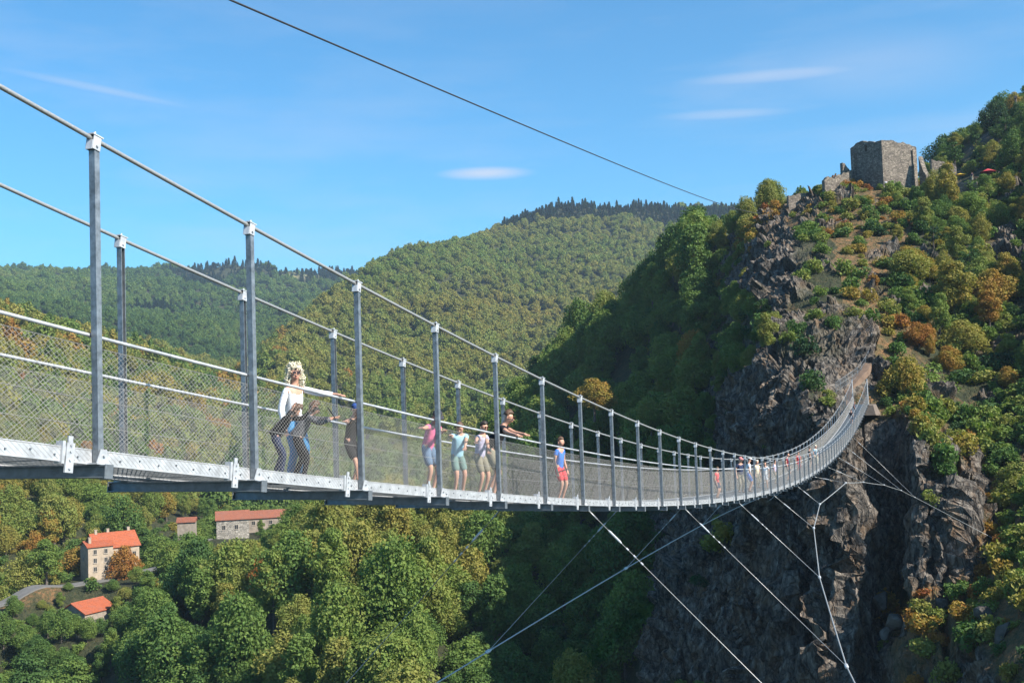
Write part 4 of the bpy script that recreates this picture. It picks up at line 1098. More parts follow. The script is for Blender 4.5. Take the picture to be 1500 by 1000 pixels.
def house(u, v, r, yaw, L, Wd, H, rise, label, wmat, tmat, windows, mono=False, chimneys=(), dz=0):
    """L along local x (front face at y = -Wd/2), ridge along x; windows = (face, s, z) ; face f front, l left end"""
    p = at_r(u, v, r); g = empty('house', (p[0], p[1], p[2]+dz), yaw, label, 'house')
    w = MB(); a, b = L/2, Wd/2
    if mono:
        vs = [(-a,-b,-4),(a,-b,-4),(a,b,-4),(-a,b,-4),(-a,-b,H),(a,-b,H),(a,b,H+rise),(-a,b,H+rise)]; w.hexa(vs)
    else:
        w.add([(-a,-b,-4),(a,-b,-4),(a,b,-4),(-a,b,-4),(-a,-b,H),(a,-b,H),(a,b,H),(-a,b,H),(-a,0,H+rise),(a,0,H+rise)],
              [(0,3,2,1),(0,1,5,4),(2,3,7,6),(1,2,6,9,5),(3,0,4,8,7),(4,5,9,8),(6,7,8,9)])
    w.build('wall', wmat, g)
    rf = MB(); o_ = .35; t_ = .16
    sl = rise/(Wd if mono else b)
    faces = [(-b-o_, b+o_, H-o_*sl+.03, H+rise+o_*sl+.03)] if mono else [(-b-o_, 0.0, H-o_*sl+.03, H+rise+.03), (b+o_, 0.0, H-o_*sl+.03, H+rise+.03)]
    for (ya, yb, za, zb) in faces:
        nrow = 10
        for k in range(nrow):        # courses of tiles, each lapping the one below
            y_a, y_b = ya+(yb-ya)*k/nrow, ya+(yb-ya)*(k+1)/nrow; z_a, z_b = za+(zb-za)*k/nrow, za+(zb-za)*(k+1)/nrow
            s_ = 1 if yb > ya else -1
            lo, hi = (y_a, y_b) if s_ > 0 else (y_b, y_a)
            zlo, zhi = (z_a, z_b) if s_ > 0 else (z_b, z_a)
            up = .07
            zl2, zh2 = (zlo+t_+up, zhi+t_) if s_ > 0 else (zlo+t_, zhi+t_+up)
            rf.hexa([(-a-o_,lo,zlo),(a+o_,lo,zlo),(a+o_,hi,zhi),(-a-o_,hi,zhi),(-a-o_,lo,zl2),(a+o_,lo,zl2),(a+o_,hi,zh2),(-a-o_,hi,zh2)])
    if not mono: rf.tube([(-a-o_,0,H+rise+.18),(a+o_,0,H+rise+.18)], .14, 6)
    ro = rf.build('roof', tmat, g)
    for (cx, cy_) in chimneys:
        c = MB(); c.box((cx-.3,cy_-.3,H),(cx+.3,cy_+.3,H+rise+1.0)); c.box((cx-.36,cy_-.36,H+rise+1.003),(cx+.36,cy_+.36,H+rise+1.15)); c.build('chimney', wmat, ro)
    for f, s, z, ww, wh in windows:
        m = MB(); q = MB()
        def wp(x_, d_, z_):
            return (x_, -b-d_, z_) if f == 'f' else (-a-d_, x_, z_)
        def bx(mb, x0, x1, d0, d1, z0, z1):
            P = [wp(x0,d0,z0), wp(x1,d1,z1)]
            lo = tuple(min(P[0][i], P[1][i]) for i in range(3)); hi = tuple(max(P[0][i], P[1][i]) for i in range(3)); mb.box(lo, hi)
        x0, x1 = s-ww/2, s+ww/2; z0, z1 = z-wh/2, z+wh/2; t = .10
        bx(m, x0-t, x0, .003, .09, z0-t, z1+t); bx(m, x1, x1+t, .003, .09, z0-t, z1+t); bx(m, x0+.001, x1-.001, .003, .088, z1, z1+t); bx(m, x0-.15, x1+.15, .003, .16, z0-t-.06, z0-.001)
        bx(m, s-.03, s+.03, .02, .05, z0+.001, z1-.001)
        fr = m.build('window', FRAME, g); bx(q, x0+.002, x1-.002, .003, .02, z0+.001, z1-.001); q.build('pane', GLASS, fr)
    return g
# local +x runs to the right as seen, front faces the viewer's right; yaw measured from world X
def yaw_seen(deg):   # 0: front faces the viewer squarely, positive turns the front to the viewer's right
    return YAW - math.pi/2 + math.radians(deg)
w1_ = [('f', s, z, .75, 1.15) for s in (-1.55, 1.55) for z in (1.2, 3.9, 6.6)]
house(142, 838, 284, yaw_seen(38), 5.8, 6.0, 6.4, 1.0, 'tall pale house front with small windows and low orange roof by the road', PLAST, TILE,
      [('f', -1.3, 1.2, .7, 1.0), ('f', -1.3, 3.2, .7, 1.0), ('f', -1.3, 5.2, .7, 1.0), ('f', 1.2, 1.2, .7, 1.0), ('f', 1.2, 3.2, .7, 1.0), ('f', 1.2, 5.2, .7, 1.0), ('l', .5, 3.4, .7, 1.0)], chimneys=((-2.0, -1.2),))
house(165, 836, 292, yaw_seen(38), 10.5, 8.0, 6.3, 3.0, 'large pale house with broad orange tiled roof behind the taller house front', PLAST, TILE,
      [('f', 2.0, 1.4, .8, 1.1), ('f', 2.0, 4.2, .8, 1.1), ('f', 4.0, 4.2, .8, 1.1)], chimneys=((-4, .0), (-1.0, .3), (4, .2)))
house(128, 912, 262, YAW-math.radians(25), 8.5, 7.5, 2.9, 1.9, 'low dark walled house under an orange roof among trees below the road', PLAST2, TILE,
      [('l', -2.2, 1.5, .9, 1.2), ('l', .3, 1.4, .9, 1.5), ('l', 2.5, 1.5, .9, 1.2)])
house(341, 782, 332, yaw_seen(15), 9.0, 8, 4.6, 1.9, 'grey stone house half hidden at the edge of the wooded spur', GREYST, TILE2, [('f', -2.5, 2.4, .9, 1.2), ('f', 1.0, 2.4, .9, 1.2)])
house(386, 772, 345, yaw_seen(15), 17, 7, 3.2, 1.7, 'long low red roofed farm building beside the grey stone house', PLAST2, TILE2, [('f', -3, 1.8, .9, 1.1), ('f', 2, 1.8, .9, 1.1)])
house(274, 772, 352, yaw_seen(10), 5.2, 4, 1.8, 1.0, 'tiny shed with a red roof in the clearing behind the houses', PLAST2, TILE2, [])

# road
ROADM = simple('road_asphalt', (.13,.125,.12), .85, var=.15, scale=.5)
def ribbon(pts, w, lift, mat, name):
    vs, fs = [], []
    P = [np.array(p, float) for p in pts]; Q = []
    for i in range(len(P)-1):
        for t in np.linspace(0, 1, 14, endpoint=False): Q.append(P[i]*(1-t)+P[i+1]*t)
    Q.append(P[-1])
    for i, q in enumerate(Q):
        d = Q[min(i+1, len(Q)-1)]-Q[max(i-1, 0)]; nrm = np.array([-d[1], d[0]])/np.hypot(d[0], d[1])
        hs = []
        for sgn in (-1, 0, 1):
            xy = q[:2]+nrm*w/2*sgn; r = math.hypot(*(xy-CP[:2])); a = YAW-math.atan2(xy[1]-CP[1], xy[0]-CP[0])
            hs.append(float(terrain_z(np.array([a]), np.array([r]))[0]))
        zt = max(hs)+lift
        for sgn in (-1, 1): xy = q[:2]+nrm*w/2*sgn; vs.append((xy[0], xy[1], zt))
    n = len(Q)
    for i, v_ in enumerate(list(vs)): vs.append((v_[0], v_[1], v_[2]-1.2))
    m = len(Q)*2
    for i in range(n-1):
        a = 2*i; fs.append((a, a+1, a+3, a+2)); fs.append((a, a+2, a+2+m, a+m)); fs.append((a+1, a+1+m, a+3+m, a+3))
    return link_mesh(name, vs, fs, mat)
road = ribbon(ROAD_W, 4.6, .25, ROADM, 'road'); road['kind'] = 'structure'
# path up from the far end of the bridge with its wire fence
PATH_PX = [(1262,590,137.5),(1248,575,139.5),(1238,560,141.5),(1252,545,143.5),(1266,530,146),(1273,512,149)]
PW = []
for (u, v, r) in PATH_PX:
    p = at_r(u, v, r); a = az_of(u, v); z = float(terrain_z(np.array([a]), np.array([r]))[0]); PW.append(np.array([p[0], p[1], max(z+.12, z+.12)]))
PATHM = simple('trodden_earth', (.15,.10,.07), .9, var=.25, scale=1)
vs, fs = [], []
for i, q in enumerate(PW):
    d = PW[min(i+1, len(PW)-1)]-PW[max(i-1, 0)]; nrm = np.array([-d[1], d[0], 0])/np.hypot(d[0], d[1])
    vs += [q-nrm*.5, q+nrm*.5, q+nrm*.6-np.array([0,0,.7]), q-nrm*.6-np.array([0,0,.7])]
for i in range(len(PW)-1):
    a = 4*i
    for k in range(4): fs.append((a+k, a+(k+1) % 4, a+4+(k+1) % 4, a+4+k))
pt_ = link_mesh('footpath', [tuple(v) for v in vs], fs, PATHM); pt_['kind'] = 'structure'
fen = empty('net_fence', PW[2], 0, 'wire net fence along the footpath climbing from the far end of the bridge', 'fence')
def fchild(mb, name, mat):
    o_ = PW[2]; mb.v = [(a-o_[0], b-o_[1], c-o_[2]) for a, b, c in mb.v]; return mb.build(name, mat, fen)
FP = [np.array(at_r(u, v, r)) for (u, v, r) in ((1224,560,140.5),(1231,555,141),(1239,550,142),(1248,544,143),(1256,538,144.5),(1262,531,146),(1268,522,148),(1272,513,150))]
for i, q in enumerate(FP):
    fchild(MB().tube([q-np.array([0,0,2.2]), q+np.array([0,0,.0])], .026, 5), 'fence_post', GALV)
    if i+1 < len(FP):
        q2 = FP[i+1]; m = MB()
        m.tube([q, q2], .018, 4); m.tube([q-np.array([0,0,.55]), q2-np.array([0,0,.55])], .013, 4); m.tube([q-np.array([0,0,1.1]), q2-np.array([0,0,1.1])], .013, 4)
        fchild(m, 'fence_rail', GALV)
        m = MB()
        for k in range(9):
            t0, t1 = k/9, (k+2)/9
            a = q+(q2-q)*t0; b = q+(q2-q)*min(t1, 1)
            m.tube([a-np.array([0,0,1.1]), b], .006, 3, cap=False); m.tube([a, b-np.array([0,0,1.1])], .006, 3, cap=False)
        fchild(m, 'net_panel', WIRE)
# loose blocks at the foot of the wall and on the ledges
def boulder(seed, u, v, r, s, label, mat=None):
    s = tuple(q*.75 for q in s)
    rs = np.random.RandomState(seed); bm = bmesh.new(); bmesh.ops.create_icosphere(bm, subdivisions=3, radius=1)
    co = np.array([w.co[:] for w in bm.verts])
    for k in range(18):       # chop with planes: angular block
        n = rs.normal(size=3); n /= np.linalg.norm(n); dd = rs.uniform(.48,.78); e = co@n-dd; co = co-np.outer(np.clip(e, 0, None), n)
    co += .05*fbm(co[:,0]*3+seed, co[:,1]*3, co[:,2]*3, 3, seed)[:, None]*co
    for w, c in zip(bm.verts, co): w.co = Vector(c*np.array(s))
    me = bpy.data.meshes.new('boulder'); bm.to_mesh(me); bm.free(); me.materials.append(ROCKM)
    o = bpy.data.objects.new('boulder', me); COL.objects.link(o); o.location = at_r(u, v, r); o.rotation_euler = (rs.uniform(-.3,.3), rs.uniform(-.3,.3), rs.uniform(0,6.28))
    tag(o, label, 'boulder'); return o
ROCKM = simple('crag_rock', (.085,.075,.065), .9, var=.7, scale=.9, spec=.2, bmp=1.0)
boulder(1, 1291, 878, 119.5, (1.5,1.3,1.4), 'rounded boulder wedged at the foot of the pale rock rib')
boulder(2, 1312, 912, 115.5, (3.2,2.2,1.7), 'wide flat topped rock block below the rounded boulder')
boulder(3, 1345, 925, 112.0, (2.0,1.8,2.1), 'dark cleft rock at the right end of the block ledge')
boulder(4, 1298, 925, 114.0, (1.9,1.0,.8), 'pale slanting slab lying under the block ledge')
boulder(5, 1255, 860, 121.0, (1.6,1.4,1.0), 'bare rock knob beside the orange tuft left of the rib')
boulder(6, 1380, 885, 112.0, (1.5,1.2,1.1), 'square rock sticking out of the bracken on the lower right slope')
boulder(7, 1468, 935, 100.0, (1.8,1.1,2.6), 'pale upright slab on the lower right slope')
boulder(8, 1440, 900, 104.0, (1.4,1.2,1.0), 'dark rock above the pale upright slab on the lower right slope')
# cable anchor with its housing at the right edge
p = at_r(1480, 800, 121.0); g = empty('cable_anchor', p, YAW, 'grey steel and concrete anchor of the side cable at the right edge', 'anchor')
m = MB(); m.box((-1,-1.0,-2.5),(1,1.0,.3)); m.build('block', CONC, g)
m = MB(); m.box((-.9,-.8,.303),(.7,.6,.9)); m.tube([(-1.0,.6,.6),(-1.7,1.1,.75)], .12, 8); m.build('housing', GALV, g)

# ------------------------------------------------------------------ people
SKIN = simple('skin', (.50,.27,.19), .55, var=.06)
def cloth(name, col, var=.12, scale=9): return simple(name, col, .85, var=var, scale=scale, spec=.15, bmp=.3)
BLOND = simple('blond_hair', (.74,.66,.50), .7, var=.35, scale=30); BROWNH = simple('brown_hair', (.09,.05,.03), .6, var=.3, scale=40); DARKH = simple('dark_hair', (.03,.022,.018), .55, var=.3, scale=40)
LENSE = simple('dark_lens', (.03,.012,.010), .15, spec=.6); EYEM = simple('eye_dark', (.03,.025,.02), .3); LIP = simple('lips', (.42,.13,.11), .5)
SHOE_W = simple('pale_shoe', (.6,.55,.5), .6); SHOE_D = simple('dark_shoe', (.06,.05,.05), .6); SHOE_P = simple('pink_shoe', (.65,.22,.25), .6)
def skin_mesh(name, V, E, Rd, mat, parent, sub=1, root=0):
    me = bpy.data.meshes.new(name); me.from_pydata([tuple(v) for v in V], E, [])
    o = bpy.data.objects.new(name, me); COL.objects.link(o)
    sk = o.modifiers.new('skin', 'SKIN'); sk.use_smooth_shade = True
    if not me.skin_vertices: me.attributes  # layer is made by the modifier
    ly = me.skin_vertices[0].data
    for i, r in enumerate(Rd):
        ly[i].radius = (r, r) if not isinstance(r, tuple) else r; ly[i].use_root = (i == root)
    sb = o.modifiers.new('sub', 'SUBSURF'); sb.levels = sub; sb.render_levels = sub
    dg = bpy.context.evaluated_depsgraph_get(); dg.update()
    m2 = bpy.data.meshes.new_from_object(o.evaluated_get(dg)); bpy.data.objects.remove(o)
    m2.name = name; m2.materials.clear(); m2.materials.append(mat)
    m2.polygons.foreach_set('use_smooth', np.ones(len(m2.polygons), dtype=bool))
    o = bpy.data.objects.new(name, m2); COL.objects.link(o); o.parent = parent
    return o
def ik(a, t, l1, l2, bend):
    a, t, bend = np.array(a, float), np.array(t, float), np.array(bend, float)
    d = t-a; D = np.linalg.norm(d); D = min(max(D, abs(l1-l2)+.02), (l1+l2)*.995); u = d/(np.linalg.norm(d)+1e-9)
    x = (l1*l1-l2*l2+D*D)/(2*D); h = math.sqrt(max(l1*l1-x*x, 1e-6)); b = bend-u*(bend@u); b /= (np.linalg.norm(b)+1e-9)
    return a+u*x+b*h, a+u*D
def person(x, y, H, heading, label, group=None, lean=8, side=0, hands=(None, None), feet=None, look=(0, 0), top=None, sleeve='short', bottom=None, blen='long',
           hair=None, hstyle='short', hat=None, glasses=False, shoes=SHOE_D, drop=0.0, far=False, vtop=None, slim=1.0):
    k = H/1.70; z0 = DZ(x)+.095; hd = math.radians(heading)
    if vtop:
        a_, b_ = project(np.array([[x, y, z0], [x, y, z0+1]]))[1][:2]; k = (a_-vtop)/(a_-b_)/(.90+.57*math.cos(math.radians(lean))+.215); hd = math.radians(heading)
    root = empty('person', (x, y, z0), hd, label, 'person', group)
    ch, sh = math.cos(hd), math.sin(hd)
    def loc(w):     # bridge (station x, y, height over the deck there) -> local
        dx, dy, dz = w[0]-x, w[1]-y, DZ(w[0])+w[2]-z0
        return np.array([dx*ch+dy*sh, -dx*sh+dy*ch, dz])
    la, sa = math.radians(lean), math.radians(side)
    U = np.array([math.sin(la), math.sin(sa), math.cos(la)]); U /= np.linalg.norm(U)
    Fv = np.array([math.cos(la), 0, -math.sin(la)]); Lt = np.cross(U, Fv)
    pel = np.array([-.10*math.sin(la)*k, 0, (.90-drop)*k])
    P = lambda f, l, u: pel+(Fv*f+Lt*l+U*u)*k
    waist, chest, nb, nk = P(0,0,.15), P(.01,0,.36), P(-.01,0,.50), P(.01,0,.57)
    yaw_, pit = math.radians(look[0]), math.radians(look[1])
    hf = np.array([math.cos(yaw_)*math.cos(pit), math.sin(yaw_)*math.cos(pit), math.sin(pit)])      # face direction, local
    hl = np.cross(np.array([0,0,1.]), hf); hl /= np.linalg.norm(hl); hu = np.cross(hf, hl)
    jaw = nk+(hf*.035+hu*.045)*k; sk_ = nk+(hf*.012+hu*.135)*k; crown = nk+(-hf*.005+hu*.185)*k
    V = [pel, waist, chest, nb, nk, jaw, sk_, crown, jaw+(hf*.075+hu*.045)*k, jaw+(hf*.095+hu*.03)*k]
    Rd = [(.118*k*slim,.100*k*slim), .100*k*slim, .118*k*slim, .070*k, .052*k, .066*k, .092*k, .066*k, .017*k, .010*k]
    E = [(0,1),(1,2),(2,3),(3,4),(4,5),(5,6),(6,7),(5,8),(8,9)]
    arm, leg = [], []
    for s_, i in ((1, 0), (-1, 1)):         # left then right
        shd = P(-.0, (.175*slim+.002)*s_, .455); t = hands[i]
        tgt = P(.10, .24*s_, -.06) if t is None else (loc(t) if len(t) == 3 else P(*t[:3]))
        el_, wr = ik(shd, tgt, .29*k, .26*k, np.array([-.5, .5*s_, -.8]))
        b0 = len(V); V += [P(-.0, .10*s_, .44), shd, el_, wr]; Rd += [.075*k, .058*k, .040*k, .027*k]; E += [(2,b0),(b0,b0+1),(b0+1,b0+2),(b0+2,b0+3)]
        arm.append((shd, el_, wr))
        d = (wr-el_); d /= np.linalg.norm(d); sd_ = np.cross(d, np.array([0,0,1.])); sd_ /= np.linalg.norm(sd_)+1e-9; dn = np.cross(sd_, d)
        pm = wr+d*.075*k; b1 = len(V); V.append(pm); Rd.append(.030*k); E.append((b0+3, b1))
        for q, (off, ln) in enumerate(((-.030,.062),(-.010,.075),(.010,.070),(.029,.055))):
            a_ = pm+(sd_*off+d*.02)*k; b_ = pm+(sd_*off*1.25+d*(.02+ln*.6))*k; c_ = b_+(d*ln*.4-dn*.02*(1 if dn[2] > 0 else -1))*k
            i0 = len(V); V += [a_, b_, c_]; Rd += [.0095*k, .0085*k, .007*k]; E += [(b1,i0),(i0,i0+1),(i0+1,i0+2)]
        th0 = wr+(d*.035-sd_*.028*s_)*k; i0 = len(V); V += [th0, th0+(d*.035-sd_*.022*s_)*k]; Rd += [.011*k, .009*k]; E += [(b1,i0),(i0,i0+1)]
    for s_, i in ((1, 0), (-1, 1)):
        hp = pel+np.array([0, .085*s_, -.04])*k
        ft = np.array([.0, .10*s_, .075]) if feet is None else np.array(feet[i])
        ft = np.array([ft[0], ft[1], ft[2]])*np.array([k,k,k])
        kn, an = ik(hp, ft, .425*k, .42*k, np.array([1, .08*s_, 0]))
        b0 = len(V); V += [hp, kn, an, an+np.array([.02,0,-.045])*k, an+np.array([.155,.02*s_,-.052])*k]; Rd += [.088*k, .056*k, .036*k, .036*k, .026*k]
        E += [(0,b0),(b0,b0+1),(b0+1,b0+2),(b0+2,b0+3),(b0+3,b0+4)]; leg.append((hp, kn, an))
    skin_mesh('body', V, E, Rd, SKIN, root, 1)
    # top
    ws = [chest, waist, pel+U*.0*k, pel-U*.05*k, P(-.01,0,.485)]; Wr = [.156*k*slim, .146*k*slim, .156*k*slim, .166*k*slim, .090*k]; We = [(0,1),(1,2),(2,3),(0,4)]
    for (s_, (shd, el_, wr)) in zip((1,-1), arm):
        b0 = len(ws); ws += [P(-.0,.10*s_,.44), shd]; Wr += [.086*k*slim, .070*k*slim]; We += [(0,b0),(b0,b0+1)]
        if sleeve == 'none': pass
        elif sleeve == 'short': ws.append(shd+(el_-shd)*.55); Wr.append(.066*k); We.append((b0+1,b0+2))
        else: ws += [el_, el_+(wr-el_)*.93]; Wr += [.055*k, .040*k]; We += [(b0+1,b0+2),(b0+2,b0+3)]
    if top: skin_mesh('shirt', ws, We, Wr, top, root, 1)
    if bottom:
        ws = [pel+U*.12*k, pel-np.array([0,0,.02])*k]; Wr = [.116*k, (.138*k,.126*k)]; We = [(0,1)]
        for (hp, kn, an) in leg:
            b0 = len(ws)
            if blen == 'long': ws += [hp, kn, an+(kn-an)*.06]; Wr += [.104*k, .070*k, .056*k]; We += [(1,b0),(b0,b0+1),(b0+1,b0+2)]
            else:
                e = hp+(kn-hp)*(.92 if blen == 'knee' else .6); ws += [hp, e]; Wr += [.106*k, .092*k]; We += [(1,b0),(b0,b0+1)]
        skin_mesh('trousers' if blen == 'long' else 'shorts', ws, We, Wr, bottom, root, 1)
    # shoes
    for (hp, kn, an), s_ in zip(leg, (1,-1)):
        fx = np.array([1, .13*s_, 0]); 
        skin_mesh('shoe', [an+np.array([-.03,0,-.035])*k, an+(fx*.07+np.array([0,0,-.045]))*k, an+(fx*.18+np.array([0,0,-.055]))*k], [(0,1),(1,2)], [.052*k,.050*k,.036*k], shoes, root, 1)
    # hair: a cap on the skull, open over the face
    hm = hair or BROWNH; hc = sk_+hu*.012*k
    if hstyle != 'none':
        bm = bmesh.new(); bmesh.ops.create_icosphere(bm, subdivisions=3, radius=1)
        kill = []
        for v_ in bm.verts:
            c = np.array(v_.co[:]); 
            low = -.25 if hstyle == 'short' else -.75
            front = c[0] > .42 and c[2] < .36
            if front or c[2] < low: kill.append(v_)
            rr_ = .101 if hstyle == 'short' else (.120 if hstyle == 'bob' else .108)
            rr_ *= 1+ (.10 if hstyle == 'short' else .22)*vnoise(np.array([c[0]*3.1]), c[1]*3.1, c[2]*3.1, 5)[0]
            if hstyle != 'short' and c[2] < 0: c = c*np.array([1,1,1.25])
            w = hc+(hf*(c[0]*rr_*1.02-.006)+hl*c[1]*rr_*.95+hu*(c[2]*rr_*1.08))*k
            v_.co = Vector(w)
        bmesh.ops.delete(bm, geom=kill, context='VERTS')
        bmesh.ops.solidify(bm, geom=bm.faces[:], thickness=.012*k)
        me = bpy.data.meshes.new('hair'); bm.to_mesh(me); bm.free(); me.materials.append(hm); me.polygons.foreach_set('use_smooth', np.ones(len(me.polygons), dtype=bool))
        o = bpy.data.objects.new('hair', me); COL.objects.link(o); o.parent = root
    if hstyle == 'curls':   # loose curly locks to the shoulders
        rs = np.random.RandomState(4); lk = MB(); hd_ = sk_-hu*.0
        cc = [(.0,0,.03,.118),(-.05,0,-.03,.11),(-.01,.085,-.03,.062),(-.01,-.085,-.03,.062),(-.01,.105,-.11,.058),(-.01,-.105,-.11,.058),(-.02,.105,-.19,.050),(-.02,-.105,-.19,.050),(-.07,0,-.14,.09),(.015,.05,.095,.055),(.015,-.05,.095,.055)]
        v_, f_ = leaf_cloud(rs, [c[:3] for c in cc], [c[3] for c in cc], 3000, .020)
        q = v_.reshape(-1, 4, 3); c_ = q.mean(1)
        face = (c_[:,0] > .035) & (np.abs(c_[:,1]) < .070) & (c_[:,2] < .035)
        q = q[~face]; q = hd_+(q[..., :1]*hf+q[..., 1:2]*hl+q[..., 2:3]*hu)*k
        lk.v = [tuple(p_) for p_ in q.reshape(-1, 3)]; lk.f = [tuple(range(4*i, 4*i+4)) for i in range(len(q))]
        o = lk.build('curls', hm, root)
    if hat:
        kind, hmat = hat; bm = bmesh.new(); bmesh.ops.create_uvsphere(bm, u_segments=16, v_segments=8, radius=1)
        kill = [v_ for v_ in bm.verts if v_.co.z < .12]
        for v_ in bm.verts:
            c = np.array(v_.co[:]); v_.co = Vector(hc+(hf*c[0]*.118+hl*c[1]*.108+hu*(c[2]*.115+.005))*k)
        bmesh.ops.delete(bm, geom=kill, context='VERTS')
        me = bpy.data.meshes.new('cap'); 
        bm.to_mesh(me); bm.free(); me.materials.append(hmat); o = bpy.data.objects.new('cap', me); COL.objects.link(o); o.parent = root
        br = MB(); n = 9; vs = []
        for zz_ in (.022, .034):
            for q in range(n):
                a = math.pi*(q/(n-1)-.5)*.9; vs.append(hc+(hf*math.cos(a)*.112+hl*math.sin(a)*.105+hu*zz_)*k)
            for q in range(n):
                a = math.pi*(q/(n-1)-.5)*.9; vs.append(hc+(hf*(math.cos(a)*.112+.085*math.cos(a)**.6)+hl*math.sin(a)*.100+hu*(zz_-.018))*k)
        fs = []
        for q in range(n-1):
            fs += [(q,q+1,n+q+1,n+q),(2*n+q,3*n+q,3*n+q+1,2*n+q+1),(n+q,n+q+1,3*n+q+1,3*n+q)]
        br.add(vs, fs); br.build('visor', hmat, root)
    if not far:
        ec = jaw+hu*.078*k
        if glasses:
            g = MB()
            for s_ in (1,-1):
                c = ec+(hf*.083+hl*.032*s_)*k; ring = [c+(hl*math.cos(a)*.027+hu*math.sin(a)*.023)*k for a in np.linspace(0, 2*math.pi, 10, endpoint=False)]
                g.add(ring+[p_+hf*.007*k for p_ in ring], [tuple(range(9,-1,-1)), tuple(range(10,20))]+[(q,(q+1)%10,10+(q+1)%10,10+q) for q in range(10)])
                g.tube([c+hl*.026*s_*k, ec+(hl*.086*s_+hf*.0)*k], .004*k, 4)
            g.tube([ec+(hf*.088+hl*.006)*k, ec+(hf*.088-hl*.006)*k], .004*k, 4)
            g.build('sunglasses', LENSE, root)
        else:
            for s_ in (1,-1):
                g = MB(); c = ec+(hf*.078+hl*.031*s_)*k; g.tube([c-hl*.012*k, c, c+hl*.012*k], [.003*k,.008*k,.003*k], 6); g.build('eye', EYEM, root)
        g = MB(); c = jaw+(hf*.064+hu*.002)*k; g.tube([c-hl*.022*k, c+hf*.006*k, c+hl*.022*k], [.003*k,.007*k,.003*k], 6); g.build('mouth', LIP, root)
        for s_ in (1,-1):
            g = MB(); c = sk_+(hl*.088*s_-hu*.03)*k; g.tube([c-hu*.026*k, c+hl*.012*s_*k, c+hu*.026*k], [.007*k,.014*k,.008*k], 6); g.build('ear', SKIN, root, smooth=True)
    return root, dict(hands=[a[2] for a in arm], pel=pel, k=k)
def find_x(u, y, zz=1.0):
    lo, hi = -2.0, 127.5
    for _ in range(60):
        m = (lo+hi)/2; uu = project(np.array([[m, y, DZ(m)+zz]]))[0][0]
        if uu < u: lo = m
        else: hi = m
    return (lo+hi)/2
def on_rail(u, side=0):
    y = .062 if side == 0 else BW-.062
    return (find_x(u, y, 1.1), y, 1.13)
WHITE = cloth('white_cotton', (.72,.73,.76)); DENIM = cloth('blue_denim', (.06,.20,.38)); BLACKC = cloth('black_cloth', (.018,.018,.022)); NAVY = cloth('navy_cloth', (.03,.04,.08))
PINK = cloth('pink_cotton', (.72,.16,.30), .3, 25); LBLUE = cloth('light_blue_cotton', (.30,.50,.60)); LILAC = cloth('lilac_cotton', (.40,.38,.50), .3, 30); KHAKI = cloth('khaki_cloth', (.22,.20,.15))
GREYG = cloth('grey_green_cloth', (.16,.24,.22)); BLUE = cloth('blue_cotton', (.04,.16,.52)); REDS = cloth('red_cloth_shorts', (.62,.06,.07)); CREAM = cloth('cream_cotton', (.62,.56,.40)); CAPB = cloth('blue_cap', (.05,.10,.30))
CAPG = cloth('charcoal_cap', (.04,.04,.05)); MAROON = cloth('maroon_cloth', (.30,.04,.06)); PATT = cloth('grey_patterned_cloth', (.10,.10,.11), .6, 40); PALEV = cloth('pale_violet_cotton', (.50,.45,.65))
# woman with fair curls, arm along the rail
x = find_x(430, .62); hr = on_rail(497)
_, W1 = person(x, .62, 1.72, -112, 'woman with curly blond hair, sunglasses and white shirt, arm stretched along the rail', None, 4, 0, hands=(hr, None),
    slim=.80, vtop=537, look=(-22, 2), top=WHITE, sleeve='long', bottom=DENIM, hair=BLOND, hstyle='curls', glasses=True, shoes=SHOE_D)
x = find_x(408, .42, .2)
person(x, .42, 1.50, -62, 'bent over dark haired person in black jacket before the blond woman', None, 40, 0, hands=((find_x(452,.12,.8), .10, .88), (find_x(428,.12,.8), .12, .86)),
    vtop=592, look=(0, -45), top=BLACKC, sleeve='long', bottom=NAVY, hair=BROWNH, hstyle='bob', shoes=SHOE_D, feet=((-.10,.12,.075),(.05,-.12,.075)))
x = find_x(442, .42, .2)
_, W3 = person(x, .44, 1.54, -55, 'dark haired person in patterned jacket holding a phone over the net', None, 34, 0, hands=((find_x(484,.10,1.0), .06, .84), (find_x(478,.10,.8), .02, .82)),
    vtop=590, look=(-10, -22), top=PATT, sleeve='long', bottom=BLACKC, hair=BROWNH, hstyle='bob', glasses=True, shoes=SHOE_D, feet=((-.12,.12,.075),(.06,-.12,.075)))
px = find_x(484, -.02, .86)
m = MB(); m.box((-.038,-.005,-.07),(.038,.004,.07)); m.box((-.034,-.0065,-.062),(.034,-.0052,.062), 0)
ph = m.build('phone', BLACKC); ph.location = (px, -.03, DZ(px)+.88); ph.rotation_euler = (-.6, .2, .4); tag(ph, 'dark phone held up in the hands of the person in the patterned jacket', 'phone')
x = find_x(513, .50, .3)
person(x, .48, 1.42, -100, 'boy in blue cap, black top and dark shorts leaning on the net', None, 16, 0, hands=(on_rail(527), (find_x(497,.1,.9), .12, .80)),
    vtop=592, look=(-20, -12), top=BLACKC, sleeve='short', bottom=BLACKC, blen='knee', hair=DARKH, hat=('cap', CAPB), slim=.84, shoes=SHOE_P, feet=((-.05,.10,.075),(.22,-.06,.075)))
x = find_x(629, .45, .5)
person(x, .45, 1.50, -105, 'girl in dark cap, pink shirt and denim shorts holding on with both arms spread', None, 22, 0, hands=((find_x(650,.1,.9), .10, .98), (find_x(590,.1,.9), .10, .86)),
    vtop=601, look=(-18, -30), top=PINK, bottom=cloth('faded_denim', (.12,.18,.27)), blen='knee', hair=BROWNH, hat=('cap', CAPG), slim=.84, shoes=SHOE_W)
